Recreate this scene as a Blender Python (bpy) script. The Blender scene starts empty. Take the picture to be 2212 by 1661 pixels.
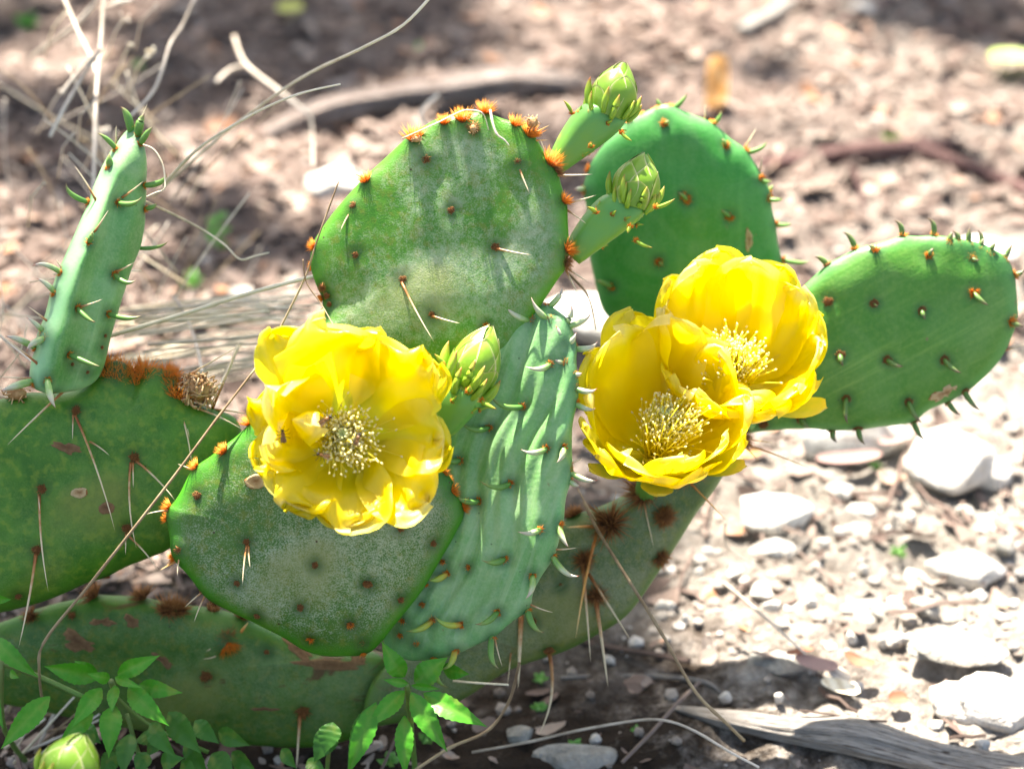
import bpy, math, random
import numpy as np
from mathutils import Vector, Matrix, Quaternion
from mathutils.bvhtree import BVHTree
random.seed(7); rng = np.random.RandomState(7)
sc = bpy.context.scene
# ------------------------------------------------------------------ camera, sky, sun, exposure
PITCH = math.radians(33); FOC = 80.0; CAMH = .707; FOCUS = .945
RT = Vector((1, 0, 0)); FW = Vector((0, math.cos(PITCH), -math.sin(PITCH))); UP = Vector((0, math.sin(PITCH), math.cos(PITCH)))
CAM = Vector((0, 0, CAMH))
cd = bpy.data.cameras.new('camera'); cam = bpy.data.objects.new('camera', cd); sc.collection.objects.link(cam)
cam.location = CAM; cam.rotation_euler = (math.pi/2-PITCH, 0, 0)
cd.lens = FOC; cd.sensor_width = 36; cd.clip_start = .01; cd.clip_end = 1000
cd.dof.use_dof = True; cd.dof.focus_distance = FOCUS; cd.dof.aperture_fstop = 5.8
sc.camera = cam
SUN = Vector((-.17, .50, .85)).normalized()
w = bpy.data.worlds.new('World'); sc.world = w; w.use_nodes = True
wn = w.node_tree; sky = wn.nodes.new('ShaderNodeTexSky'); sky.sky_type = 'NISHITA'; sky.sun_disc = False
sky.sun_elevation = math.asin(SUN.z); sky.sun_rotation = math.atan2(SUN.x, SUN.y); sky.air_density = 1.0; sky.dust_density = 3.0; sky.ozone_density = 1.0
bg = wn.nodes['Background']; bg.inputs[1].default_value = .070
wn.links.new(sky.outputs[0], bg.inputs[0])
sl = bpy.data.lights.new('sun', 'SUN'); so = bpy.data.objects.new('sun', sl); sc.collection.objects.link(so)
sl.energy = 5.0; sl.angle = math.radians(.53); sl.color = (1, .96, .93)
so.rotation_euler = SUN.to_track_quat('Z', 'Y').to_euler(); so.location = (0, 3, 5)
sc.view_settings.view_transform = 'Standard'; sc.view_settings.look = 'None'; sc.view_settings.gamma = 1
sc.view_settings.use_curve_mapping = False; sc.view_settings.exposure = 2.40
sc.view_settings.use_white_balance = True; sc.view_settings.white_balance_temperature = 7200; sc.view_settings.white_balance_tint = 10
sc.render.engine = 'CYCLES'; sc.cycles.use_denoising = True; sc.cycles.max_bounces = 8; sc.cycles.transparent_max_bounces = 8
# ------------------------------------------------------------------ helpers
S = 36/FOC; PX = S/2212            # metres per picture unit at depth 1
def ray(u, v): return FW + RT*((u-1106)*PX) - UP*((v-830)*PX)
def P(u, v, d): return CAM + ray(u, v)*d
ORG = {1: (0, 0), 2: (708, 0), 3: (1416, 0), 4: (0, 531), 5: (708, 531), 6: (1416, 531), 7: (0, 1062), 8: (708, 1062), 9: (1416, 1062)}
def c(k, x, y): return (ORG[k][0]+.36*x, ORG[k][1]+.36*y)
def G(u, v, z=0):                  # the point of the ground seen at u, v
    r = ray(u, v); return CAM + r*((z-CAMH)/r.z)
def Gd(u, v): return (0-CAMH)/ray(u, v).z
PERM = rng.rand(256*256)
def hsh(ix, iy): return PERM[((ix*73856093) ^ (iy*19349663)) & 65535]
def vnoise(x, y):
    ix = np.floor(x).astype(np.int64); iy = np.floor(y).astype(np.int64); fx = x-ix; fy = y-iy
    fx = fx*fx*(3-2*fx); fy = fy*fy*(3-2*fy)
    a = hsh(ix, iy); b = hsh(ix+1, iy); d = hsh(ix, iy+1); e = hsh(ix+1, iy+1)
    return (a*(1-fx)+b*fx)*(1-fy)+(d*(1-fx)+e*fx)*fy*1.0
def fbm(x, y, o=4):
    s = 0; a = .5
    for k in range(o): s = s+a*(vnoise(x*2**k+13.7*k, y*2**k-7.1*k)-.5); a *= .5
    return s
def ground_z(x, y):
    x = np.asarray(x, float); y = np.asarray(y, float)
    f = np.clip((3-np.hypot(x, y-1))/2, 0, 1)
    return f*(.030*fbm(x*5+3, y*5+1, 3)+.016*fbm(x*28, y*28, 4)+.006*fbm(x*140, y*140, 2)+.022*np.clip((x-.02)*6, 0, 1)*np.clip((1.5-y)*3, 0, 1)*np.abs(fbm(x*55+9, y*55, 3)))
def gz(x, y): return float(ground_z(np.array([x]), np.array([y]))[0])
def onG(u, v):
    p = G(u, v)
    for _ in range(3): p = G(u, v, gz(p.x, p.y))
    return p
class MB:
    def __init__(s): s.v = []; s.f = []; s.a = []; s.m = []
    def add(s, vs, fs, att=None, mi=0):
        o = len(s.v); s.v += [tuple(q) for q in vs]; s.f += [tuple(i+o for i in f) for f in fs]
        s.a += list(att) if att is not None else [0.0]*len(vs); s.m += [mi]*len(fs)
    def mesh(s, name, mats, origin=(0, 0, 0), smooth=True):
        me = bpy.data.meshes.new(name); o = Vector(origin)
        A = np.array(s.v, float)-np.array(o)
        me.from_pydata(A.tolist(), [], s.f)
        at = me.attributes.new('s', 'FLOAT', 'POINT'); at.data.foreach_set('value', np.array(s.a, np.float32))
        for m in mats: me.materials.append(m)
        if len(mats) > 1: me.polygons.foreach_set('material_index', s.m)
        if smooth: me.polygons.foreach_set('use_smooth', [True]*len(me.polygons))
        me.update(); return me
    def build(s, name, mats, parent=None, origin=None, smooth=True):
        if origin is None: origin = s.v[0]
        return link(name, s.mesh(name, mats if isinstance(mats, (list, tuple)) else [mats], origin, smooth), origin, parent)
WP = {}
def link(name, data, world, parent=None, rot=None):
    o = bpy.data.objects.new(name, data); sc.collection.objects.link(o)
    wv = Vector(world); WP[o] = wv
    if parent is not None: o.parent = parent; o.location = wv-WP[parent]
    else: o.location = wv
    if rot is not None:
        q, s_ = rot; o.rotation_mode = 'QUATERNION'; o.rotation_quaternion = q; o.scale = (s_, s_, s_) if not isinstance(s_, (tuple, list)) else s_
    return o
def tag(o, label=None, cat=None, group=None, kind=None):
    if label: o['label'] = label
    if cat: o['category'] = cat
    if group: o['group'] = group
    if kind: o['kind'] = kind
    return o
def crom(pts, n, closed=False):
    pts = [np.array(p, float) for p in pts]; m = len(pts); out = []
    seg = m if closed else m-1
    for i in range(n):
        t = i/n*seg if closed else i/(n-1)*seg
        k = min(int(t), seg-1) if not closed else int(t) % m; f = t-int(t) if closed or t < seg else 1.0
        if closed: a, b, d, e = pts[k-1], pts[k], pts[(k+1) % m], pts[(k+2) % m]
        else: a, b, d, e = pts[max(k-1, 0)], pts[k], pts[min(k+1, m-1)], pts[min(k+2, m-1)]
        out.append(.5*((2*b)+(-a+d)*f+(2*a-5*b+4*d-e)*f*f+(-a+3*b-3*d+e)*f**3))
    return out
def tube(mb, pts, rad, ns=6, mi=0, flat=1.0, a0=0, a1=1, cap=True):
    n = len(pts); pts = [Vector(p) for p in pts]
    if not callable(rad): r0 = rad; rad = lambda s: r0
    ref = Vector((.3, .2, .93)); vs = []; at = []; fs = []
    for i, p in enumerate(pts):
        t = (pts[min(i+1, n-1)]-pts[max(i-1, 0)]).normalized()
        a = t.cross(ref)
        if a.length < .1: a = t.cross(Vector((1, 0, 0)))
        a.normalize(); b = t.cross(a); r = max(rad(i/(n-1)), 1e-5)
        for k in range(ns):
            q = 2*math.pi*k/ns; vs.append(p+a*(math.cos(q)*r)+b*(math.sin(q)*r*flat)); at.append(a0+(a1-a0)*i/(n-1))
    for i in range(n-1):
        for k in range(ns): fs.append((i*ns+k, i*ns+(k+1) % ns, (i+1)*ns+(k+1) % ns, (i+1)*ns+k))
    if cap: fs.append(tuple(range(ns-1, -1, -1))); fs.append(tuple((n-1)*ns+k for k in range(ns)))
    mb.add(vs, fs, at, mi)
def ico(sub=2):
    import bmesh
    bm = bmesh.new(); bmesh.ops.create_icosphere(bm, subdivisions=sub, radius=1)
    v = np.array([x.co[:] for x in bm.verts]); f = [tuple(q.index for q in x.verts) for x in bm.faces]; bm.free(); return v, f
ICO = {k: ico(k) for k in (1, 2, 3, 4)}
def ball(mb, ctr, rx, ry=None, rz=None, sub=2, mi=0, M=None, a=0.0):
    v, f = ICO[sub]; ry = ry or rx; rz = rz or rx
    vv = v*np.array([rx, ry, rz])
    if M is not None: vv = vv@np.array(M.to_3x3()).T
    mb.add(vv+np.array(ctr), f, [a]*len(vv), mi)
# ------------------------------------------------------------------ materials
class NT:
    def __init__(s, name):
        s.m = bpy.data.materials.new(name); s.m.use_nodes = True; s.t = s.m.node_tree
        s.t.nodes.clear(); s.out = s.t.nodes.new('ShaderNodeOutputMaterial')
    def n(s, typ, ins=None, **props):
        nd = s.t.nodes.new('ShaderNode'+typ)
        for k, v in props.items(): setattr(nd, k, v)
        for k, v in (ins or {}).items(): s.set(nd.inputs[k], v)
        return nd
    def set(s, i, v):
        if isinstance(v, bpy.types.NodeSocket): s.t.links.new(v, i)
        elif isinstance(v, (tuple, list)) and len(v) == 3 and i.type == 'RGBA': i.default_value = (*v, 1)
        else: i.default_value = v
    def noise(s, scale, detail=3, rough=.55, vec=None, dist=0):
        d = {'Scale': scale, 'Detail': detail, 'Roughness': rough, 'Distortion': dist}
        d['Vector'] = vec if vec is not None else s.obj()
        return s.n('TexNoise', d).outputs['Fac']
    def obj(s):
        if not hasattr(s, '_o'): s._o = s.n('TexCoord').outputs['Object']
        return s._o
    def uv(s): return s.n('UVMap').outputs[0]
    def attr(s, nm='s'): return s.n('Attribute', attribute_name=nm).outputs['Fac']
    def map(s, f, a, b, c0=0., c1=1.): return s.n('MapRange', {'Value': f, 'From Min': a, 'From Max': b, 'To Min': c0, 'To Max': c1}).outputs[0]
    def math(s, op, a, b=0.): return s.n('Math', {0: a, 1: b}, operation=op).outputs[0]
    def mix(s, f, a, b): 
        nd = s.n('Mix', None, data_type='RGBA'); s.set(nd.inputs['Factor'], f); s.set(nd.inputs[6], a); s.set(nd.inputs[7], b); return nd.outputs[2]
    def ramp(s, f, stops):
        nd = s.n('ValToRGB'); s.set(nd.inputs[0], f); e = nd.color_ramp.elements
        e[0].position, e[0].color = stops[0][0], (*stops[0][1], 1); e[1].position, e[1].color = stops[-1][0], (*stops[-1][1], 1)
        for p, cl in stops[1:-1]: x = e.new(p); x.color = (*cl, 1)
        return nd.outputs[0]
    def bump(s, h, st=.5, dist=.001, nrm=None):
        d = {'Height': h, 'Strength': st, 'Distance': dist}
        if nrm is not None: d['Normal'] = nrm
        return s.n('Bump', d).outputs[0]
    def scale(s, v, sc_): return s.n('Mapping', {'Vector': v, 'Scale': sc_}).outputs[0]
    def pbr(s, col, rough=.5, spec=.4, normal=None, trans=0., sub=0., tcol=None, coat=0.):
        d = {'Base Color': col, 'Roughness': rough, 'Specular IOR Level': spec, 'Coat Weight': coat, 'Coat Roughness': .32}
        if sub: d['Subsurface Weight'] = sub; d['Subsurface Radius'] = (.6, 1, .3); d['Subsurface Scale'] = .004
        if normal is not None: d['Normal'] = normal
        b = s.n('BsdfPrincipled', d); o = b.outputs[0]
        if trans:
            t = s.n('BsdfTranslucent', {'Color': tcol if tcol is not None else col})
            o = s.n('MixShader', {0: trans, 1: b.outputs[0], 2: t.outputs[0]}).outputs[0]
        s.t.links.new(o, s.out.inputs[0]); return s.m
def pad_old(name, g1, g2, wax, wamt, yel=(.16, .19, .02), yamt=.5, rimcol=(.05, .17, .012), scars=0.0, grain=1.0):
    m = NT(name); big = m.noise(22, 3); mid = m.noise(110, 3); fine = m.noise(1500, 3, .65); fine2 = m.noise(330, 3)
    e = m.attr('edge')
    col = m.mix(m.map(mid, .35, .65), g1, g2)
    col = m.mix(m.math('MULTIPLY', m.map(m.noise(260, 2), .50, .66), yamt), col, yel)
    w1 = m.math('ADD', m.map(big, .33, .62, -.42, .38), m.map(fine, .38, .64, -.22*grain, .34*grain))
    w1 = m.math('ADD', w1, m.map(fine2, .3, .7, -.16, .22))
    inner = m.map(e, .80, .97, 1, 0)
    w1 = m.math('MULTIPLY', m.map(w1, -.15, .70), m.math('MULTIPLY', inner, wamt))
    rc = m.mix(m.map(e, .86, .985), col, rimcol)
    col = m.mix(w1, rc, wax)
    yb = m.math('MULTIPLY', m.map(m.noise(14, 2), .56, .66), .55)
    col = m.mix(yb, col, (.20, .22, .035))
    if scars:
        sm = m.math('MULTIPLY', m.map(m.noise(26, 4, .6, m.scale(m.obj(), (1, 1, 2.4)), 1.2), .60, .66), scars)
        col = m.mix(sm, col, (.11, .05, .018))
    hl = m.math('MULTIPLY', m.map(m.math('ADD', m.attr('halo'), m.map(fine, .3, .7, -.2, .2)), .25, .95), .75)
    col = m.mix(hl, col, (.02, .075, .008))
    dots = m.map(m.n('TexVoronoi', {'Vector': m.obj(), 'Scale': 160}).outputs['Distance'], .05, .09, 1, 0)
    col = m.mix(m.math('MULTIPLY', dots, m.map(m.noise(60, 1), .58, .6)), col, (.05, .03, .015))
    return m.pbr(col, m.map(w1, 0, 1, .38, .62), .38, m.bump(m.math('ADD', fine, m.math('MULTIPLY', mid, 2)), .35, .0006), sub=.12)
def pad_new(name, c1, c2, stripe, ang, rim, rough=.42, bloom=1.0):
    m = NT(name)
    r = m.n('Mapping', {'Vector': m.uv(), 'Rotation': (0, 0, ang), 'Scale': (1, .07, 1)}).outputs[0]
    st = m.noise(300, 3, .6, r, .3); st2 = m.noise(60, 2, .5, r)
    col = m.mix(m.map(m.noise(25, 3), .35, .65), c1, c2)
    col = m.mix(m.math('MULTIPLY', m.map(st, .48, .7), m.map(st2, .4, .65, .1, .7)), col, stripe)
    col = m.mix(m.map(m.noise(500, 3), .45, .8, 0, .35), col, stripe)
    col = m.mix(m.map(m.attr('edge'), .88, .99), col, rim)
    bl = m.math('ADD', m.map(m.noise(34, 4, .6, None, .8), .42, .66, 0, .42), m.map(m.noise(1100, 3, .6), .45, .7, 0, .22))
    bl = m.math('MULTIPLY', bl, bloom)
    col = m.mix(bl, col, m.mix(.45, stripe, (.40, .50, .32)))
    col = m.mix(m.math('MULTIPLY', m.map(m.attr('halo'), .25, .9), .6), col, (.02, .10, .03))
    sc1 = m.math('MULTIPLY', m.map(m.noise(75, 3, .6, None, .5), .70, .73), .8); col = m.mix(sc1, col, (.20, .15, .07))
    d = m.map(m.n('TexVoronoi', {'Vector': m.obj(), 'Scale': 110}).outputs['Distance'], .03, .06, .6, 0)
    col = m.mix(d, col, (.02, .05, .015))
    return m.pbr(col, rough, .45, m.bump(m.math('ADD', st, m.noise(700, 2)), .22, .0006), sub=.15)
M = {}
M['A'] = pad_old('pad_skin_weathered', (0.034, 0.121, 0.014), (0.074, 0.176, 0.027), (0.243, 0.338, 0.162), .45, scars=.9)
M['B'] = pad_old('pad_skin_mottled', (0.029, 0.143, 0.008), (0.065, 0.208, 0.013), (0.182, 0.325, 0.078), .40, yel=(0.221, 0.325, 0.026), yamt=.42)
M['C'] = pad_old('pad_skin_dusty', (.038, .135, .012), (.065, .17, .02), (.34, .41, .28), .95, rimcol=(.045, .24, .012), grain=1.5)
M['E'] = pad_old('pad_skin_frosted', (0.044, 0.188, 0.010), (0.088, 0.237, 0.019), (0.38, 0.47, 0.32), .95, rimcol=(0.075, 0.300, 0.015), grain=.65)
M['G'] = pad_old('pad_skin_grey', (0.051, 0.116, 0.026), (0.102, 0.160, 0.051), (0.290, 0.304, 0.189), .75, rimcol=(0.072, 0.174, 0.029), scars=.25)
M['F'] = pad_new('pad_skin_bluish', (.11, .32, .085), (.16, .38, .125), (.34, .52, .28), 0, (.12, .38, .13))
M['D'] = pad_new('pad_skin_young', (.06, .25, .05), (.10, .31, .08), (.24, .45, .17), 0, (.24, .50, .24))  # rim tone lightened to paint in the sunlit edge facet
M['H'] = pad_new('pad_skin_leafgreen', (.04, .20, .012), (.065, .24, .018), (.19, .36, .06), math.radians(-55), (.07, .30, .06), .5, .35)
M['I'] = pad_new('pad_skin_deepgreen', (.015, .21, .022), (.026, .25, .028), (.06, .31, .05), 0, (.08, .34, .08), .5, .6)
def simple(name, stops, rough=.5, spec=.4, nscale=400, bump=.3, trans=0, att=True, namt=.25, coat=0, sub=0):
    m = NT(name)
    f = m.attr('s') if att else m.noise(nscale*.3, 3)
    f = m.math('ADD', f, m.map(m.noise(nscale, 3), .3, .7, -namt, namt)) if namt else f
    colr = m.ramp(f, stops)
    if 'weed' in name:
        rn = m.n('ObjectInfo').outputs['Random']; colr = m.mix(m.map(rn, 0, 1, 0, .4), colr, (.045, .22, .02)); colr = m.mix(m.map(m.noise(90, 2), .60, .72, 0, .6), colr, (.26, .32, .05))
    return m.pbr(colr, rough, spec, m.bump(m.noise(nscale, 3), bump, .0005), trans, coat=coat, sub=sub)
M['claw'] = simple('areole_leaf_sunlit', [(0, (.10, .30, .05)), (.25, (.24, .42, .12)), (.5, (.48, .54, .34)), (.84, (.56, .46, .38)), (1, (.40, .07, .03))], .35, .5, 300, .1, 0, True, .12, .2)  # sunlit whitening put into the leaf colour; pinkish tips are its own
M['clawg'] = simple('areole_leaf_green', [(0, (.07, .22, .04)), (.6, (.16, .32, .07)), (.88, (.25, .22, .10)), (1, (.16, .05, .03))], .4, .4, 300, .1, 0, True, .1)
M['clawh'] = simple('areole_leaf_dark', [(0, (.07, .20, .03)), (.45, (.13, .22, .06)), (.75, (.17, .14, .08)), (1, (.10, .04, .03))], .4, .4, 300, .1, 0, True, .1)
M['clawy'] = simple('areole_leaf_yellow', [(0, (.45, .20, .04)), (.25, (.40, .44, .06)), (.7, (.24, .40, .08)), (1, (.20, .16, .06))], .4, .4, 300, .1, 0, True, .1)
M['scale'] = simple('bud_scale_skin', [(0, (.20, .40, .035)), (.6, (.32, .50, .04)), (.85, (.38, .34, .05)), (1, (.42, .12, .03))], .4, .4, 300, .1, .1, True, .1)
M['spine'] = simple('spine_horn', [(0, (.30, .09, .025)), (.22, (.45, .22, .08)), (.5, (.66, .55, .36)), (1, (.72, .62, .42))], .4, .4, 300, .1, 0, True, .12)
M['spineo'] = simple('spine_amber', [(0, (.45, .14, .02)), (.5, (.70, .36, .10)), (1, (.80, .60, .30))], .4, .4, 300, .1, 0, True, .12)
M['gloch'] = simple('glochid_bristle', [(0, (.40, .09, .006)), (.2, (.90, .27, .015)), (1, (.99, .50, .08))], .5, .3, 200, .1, .5, True, .1)
M['glochd'] = simple('glochid_brown', [(0, (.06, .025, .012)), (.4, (.22, .08, .02)), (1, (.55, .26, .08))], .6, .3, 200, .1, 0, True, .12)
M['cushion'] = simple('areole_cushion', [(0, (.10, .04, .015)), (1, (.33, .16, .06))], .9, .1, 900, 1, 0, False, .2)
M['scar'] = simple('corky_scar', [(0, (.22, .12, .05)), (.5, (.42, .29, .15)), (.9, (.50, .40, .22)), (1, (.30, .14, .05))], .8, .2, 500, .8, 0, True, .25)
M['scard'] = simple('dark_scar', [(0, (.13, .07, .035)), (1, (.24, .14, .07))], .8, .2, 500, .8, 0, True, .35)
M['dry'] = simple('dried_flower', [(0, (.30, .15, .05)), (.5, (.58, .38, .19)), (1, (.75, .58, .36))], .6, .3, 300, .5, .1, True, .25)
M['straw'] = simple('dry_straw', [(0, (.60, .50, .33)), (.5, (.80, .72, .54)), (1, (.88, .82, .66))], .5, .35, 120, .2, .1, True, .35)
M['strawg'] = simple('grey_straw', [(0, (.36, .30, .23)), (.5, (.58, .51, .42)), (1, (.72, .66, .56))], .6, .3, 120, .3, 0, True, .35)
M['strawb'] = simple('brown_stalk', [(0, (.17, .11, .06)), (.5, (.30, .22, .13)), (1, (.42, .33, .2))], .6, .3, 160, .3, 0, True, .35)
def petal_mat(name, base, mid, edge, back):
    m = NT(name); u = m.uv(); st = m.noise(10, 3, .6, m.scale(u, (26, 1.3, 1)))
    s_ = m.attr('s'); sx = m.n('SeparateXYZ', {0: u}).outputs[0]
    rib = m.map(m.math('ABSOLUTE', m.math('SUBTRACT', sx, .5)), 0, .10, 1, 0)
    col = m.ramp(s_, [(0, base), (.35, mid), (.86, mid), (1, edge)])
    col = m.mix(m.math('MULTIPLY', m.map(st, .4, .7), .35), col, back)
    col = m.mix(m.math('MULTIPLY', rib, m.map(s_, .0, .8, .45, 0)), col, back)
    vein = m.noise(10, 2, .5, m.scale(u, (60, 2.2, 1)), .4)
    col = m.mix(m.math('MULTIPLY', m.map(vein, .5, .68), .45), col, back)
    h = m.math('ADD', m.math('MULTIPLY', vein, .9), m.math('MULTIPLY', m.noise(160, 2), .6))
    return m.pbr(col, .38, .6, m.bump(h, .30, .0012), .58, tcol=m.mix(.6, col, (.99, .88, .02)), coat=.8)
M['petal'] = petal_mat('petal_yellow', (.84, .74, .04), (.95, .80, .012), (.98, .90, .42), (.93, .74, .01))  # cream rim whitened in the colour for the sunlit petal edges
M['petalo'] = petal_mat('petal_outer', (.45, .50, .04), (.85, .70, .02), (.93, .78, .04), (.60, .62, .04))
M['sepal'] = simple('sepal_skin', [(0, (.22, .38, .03)), (.6, (.55, .62, .05)), (1, (.80, .66, .08))], .4, .4, 200, .2, .25, True, .1)
M['budsepal'] = simple('bud_sepal_skin', [(0, (.13, .30, .02)), (.5, (.20, .38, .025)), (.8, (.36, .48, .10)), (1, (.66, .60, .34))], .38, .45, 260, .25, .08, True, .06, .1)
M['peri'] = simple('young_fruit_skin', [(0, (.28, .42, .06)), (.22, (.13, .34, .045)), (1, (.10, .33, .07))], .42, .45, 110, .3, 0, True, .3, .1, .1)
M['fil'] = simple('stamen_filament', [(0, (.90, .78, .05)), (1, (.99, .90, .12))], .4, .4, 300, .1, .6)
M['anth'] = simple('anther', [(0, (.96, .90, .46)), (1, (.99, .96, .72))], .4, .4, 400, .2, .5, False, .2)
M['stig'] = simple('stigma', [(0, (.55, .62, .20)), (1, (.80, .82, .45))], .4, .4, 300, .3, .2, False, .2)
M['weed'] = simple('weed_leaf', [(0, (.14, .38, .04)), (.5, (.06, .33, .015)), (1, (.09, .38, .03))], .42, .4, 220, .5, .28, True, .25)
M['weedd'] = simple('weed_leaf_dark', [(0, (.05, .18, .02)), (1, (.07, .22, .03))], .45, .4, 220, .5, .25, True, .25)
M['weedb'] = simple('weed_leaf_bright', [(0, (.16, .42, .08)), (1, (.24, .50, .12))], .45, .4, 220, .4, .3, True, .25)
M['wstem'] = simple('weed_stem', [(0, (.16, .20, .06)), (1, (.12, .26, .05))], .5, .4, 300, .3)
M['beetle'] = simple('insect_shell', [(0, (.02, .012, .006)), (.5, (.16, .07, .015)), (1, (.36, .17, .03))], .3, .5, 500, .3, 0, False, .2)
M['black'] = simple('insect_leg', [(0, (.012, .01, .008)), (1, (.03, .02, .012))], .4, .5, 500, .1, 0, False, 0)
M['wing'] = simple('insect_wing', [(0, (.10, .06, .03)), (1, (.30, .2, .1))], .3, .5, 500, .1, .4, False, .2)
def rockmat(name, a, b, d, sc_=60):
    m = NT(name); f = m.noise(sc_, 6, .65); g = m.noise(sc_*7, 4, .6)
    col = m.ramp(f, [(.3, a), (.5, b), (.72, d)]); col = m.mix(m.map(g, .55, .75, 0, .6), col, a)
    col = m.mix(m.math('MULTIPLY', m.map(m.noise(sc_*.4, 3), .5, .7), .5), col, (.30, .22, .15))
    return m.pbr(col, .9, .15, m.bump(m.math('ADD', m.math('MULTIPLY', f, 1.6), g), .9, .003))
M['lime'] = rockmat('limestone', (.42, .38, .32), (.68, .65, .59), (.82, .80, .75))
M['grey'] = rockmat('grey_stone', (.18, .17, .15), (.36, .35, .31), (.50, .48, .44))
def woodmat(name, a, b, d, scl=(1, 1, 1)):
    m = NT(name); u = m.uv(); f = m.noise(7, 6, .7, m.scale(u, scl), .6); g = m.noise(60, 3)
    col = m.ramp(f, [(.38, a), (.48, b), (.62, d)]); col = m.mix(m.map(g, .5, .8, 0, .5), col, a)
    return m.pbr(col, .85, .2, m.bump(f, 1, .004))
M['wood'] = woodmat('weathered_wood', (.13, .10, .075), (.50, .46, .41), (.70, .66, .60), (1.2, 10, 1))
M['woodb'] = woodmat('dull_wood', (.16, .12, .10), (.34, .28, .25), (.50, .44, .40), (1.2, 10, 1))
M['bark'] = woodmat('purplish_bark', (.08, .04, .035), (.16, .09, .08), (.24, .15, .14), (3, 4, 1))
M['tbark'] = woodmat('tree_bark', (.05, .04, .03), (.11, .09, .07), (.16, .13, .10), (3, 8, 1))
M['litter'] = simple('litter_chip', [(0, (0.069, 0.048, 0.039)), (.35, (0.151, 0.107, 0.088)), (.65, (0.239, 0.183, 0.151)), (.9, (0.340, 0.283, 0.239)), (1, (0.327, 0.163, 0.088))], .8, .2, 120, .5, 0, True, .08)
M['gravel'] = simple('gravel_bit', [(0, (0.150, 0.122, 0.102)), (.4, (0.286, 0.252, 0.218)), (.75, (0.422, 0.394, 0.354)), (1, (0.517, 0.503, 0.476))], .9, .15, 200, .8, 0, True, .12)
M['olea'] = simple('orange_leaf', [(0, (.72, .36, .10)), (1, (.88, .56, .26))], .6, .3, 120, .3, .3, True, .3)
M['treeleaf'] = simple('tree_leaf', [(0, (.04, .10, .02)), (1, (.07, .15, .03))], .5, .4, 60, .2, .3, False, .2)
def groundmat():
    m = NT('ground_soil'); o = m.obj(); f = m.noise(9, 5, .6); g = m.noise(70, 6, .7); h = m.noise(330, 4, .65)
    sx = m.n('SeparateXYZ', {0: o}); x = sx.outputs[0]; y = sx.outputs[1]
    brown = m.ramp(g, [(.28, (0.063, 0.045, 0.037)), (.45, (0.148, 0.111, 0.094)), (.6, (0.226, 0.183, 0.157)), (.75, (0.302, 0.264, 0.233))])
    lime = m.ramp(g, [(.28, (0.125, 0.102, 0.084)), (.45, (0.250, 0.225, 0.193)), (.62, (0.348, 0.324, 0.286)), (.75, (0.424, 0.406, 0.374))])
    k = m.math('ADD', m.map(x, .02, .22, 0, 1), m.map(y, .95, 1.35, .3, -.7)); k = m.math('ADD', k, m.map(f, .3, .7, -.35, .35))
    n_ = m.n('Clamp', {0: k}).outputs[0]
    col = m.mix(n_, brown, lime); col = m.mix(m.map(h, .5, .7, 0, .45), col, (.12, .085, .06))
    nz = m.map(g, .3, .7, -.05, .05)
    dk = m.math('MULTIPLY', m.map(m.math('ADD', y, nz), .80, .93, .96, 0), m.math('MULTIPLY', m.map(m.math('ADD', x, nz), .07, .15, 1, 0), m.map(m.math('ADD', x, nz), -.60, -.45, .2, 1)))                    # shade round the cactus foot, painted into the soil colour
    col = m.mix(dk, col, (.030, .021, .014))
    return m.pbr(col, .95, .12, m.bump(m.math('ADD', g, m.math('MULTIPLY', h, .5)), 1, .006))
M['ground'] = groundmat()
# ------------------------------------------------------------------ ground
def axis(lo, hi, step, far):
    a = list(np.arange(lo, hi, step)); s_ = step; x = a[0]; L = []
    while x > -far: s_ *= 1.35; x -= s_; L.append(x)
    s_ = step; x = a[-1]; Rr = []
    while x < far: s_ *= 1.35; x += s_; Rr.append(x)
    return np.array(L[::-1]+a+Rr)
ax = axis(-.55, .62, .0035, 300); ay = axis(.58, 2.0, .0042, 300)
X, Y = np.meshgrid(ax, ay); Z = ground_z(X, Y)
nx, ny = len(ax), len(ay); vs = np.stack([X.ravel(), Y.ravel(), Z.ravel()], 1)
idx = np.arange(nx*ny).reshape(ny, nx); fs = np.stack([idx[:-1, :-1], idx[:-1, 1:], idx[1:, 1:], idx[1:, :-1]], -1).reshape(-1, 4)
me = bpy.data.meshes.new('ground'); me.vertices.add(len(vs)); me.vertices.foreach_set('co', vs.ravel().astype(np.float32))
me.loops.add(fs.size); me.loops.foreach_set('vertex_index', fs.ravel().astype(np.int32)); me.polygons.add(len(fs))
me.polygons.foreach_set('loop_start', np.arange(0, fs.size, 4, dtype=np.int32)); me.update(calc_edges=True)
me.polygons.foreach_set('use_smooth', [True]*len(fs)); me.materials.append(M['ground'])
tag(link('ground', me, (0, 0, 0)), kind='structure')
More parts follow.
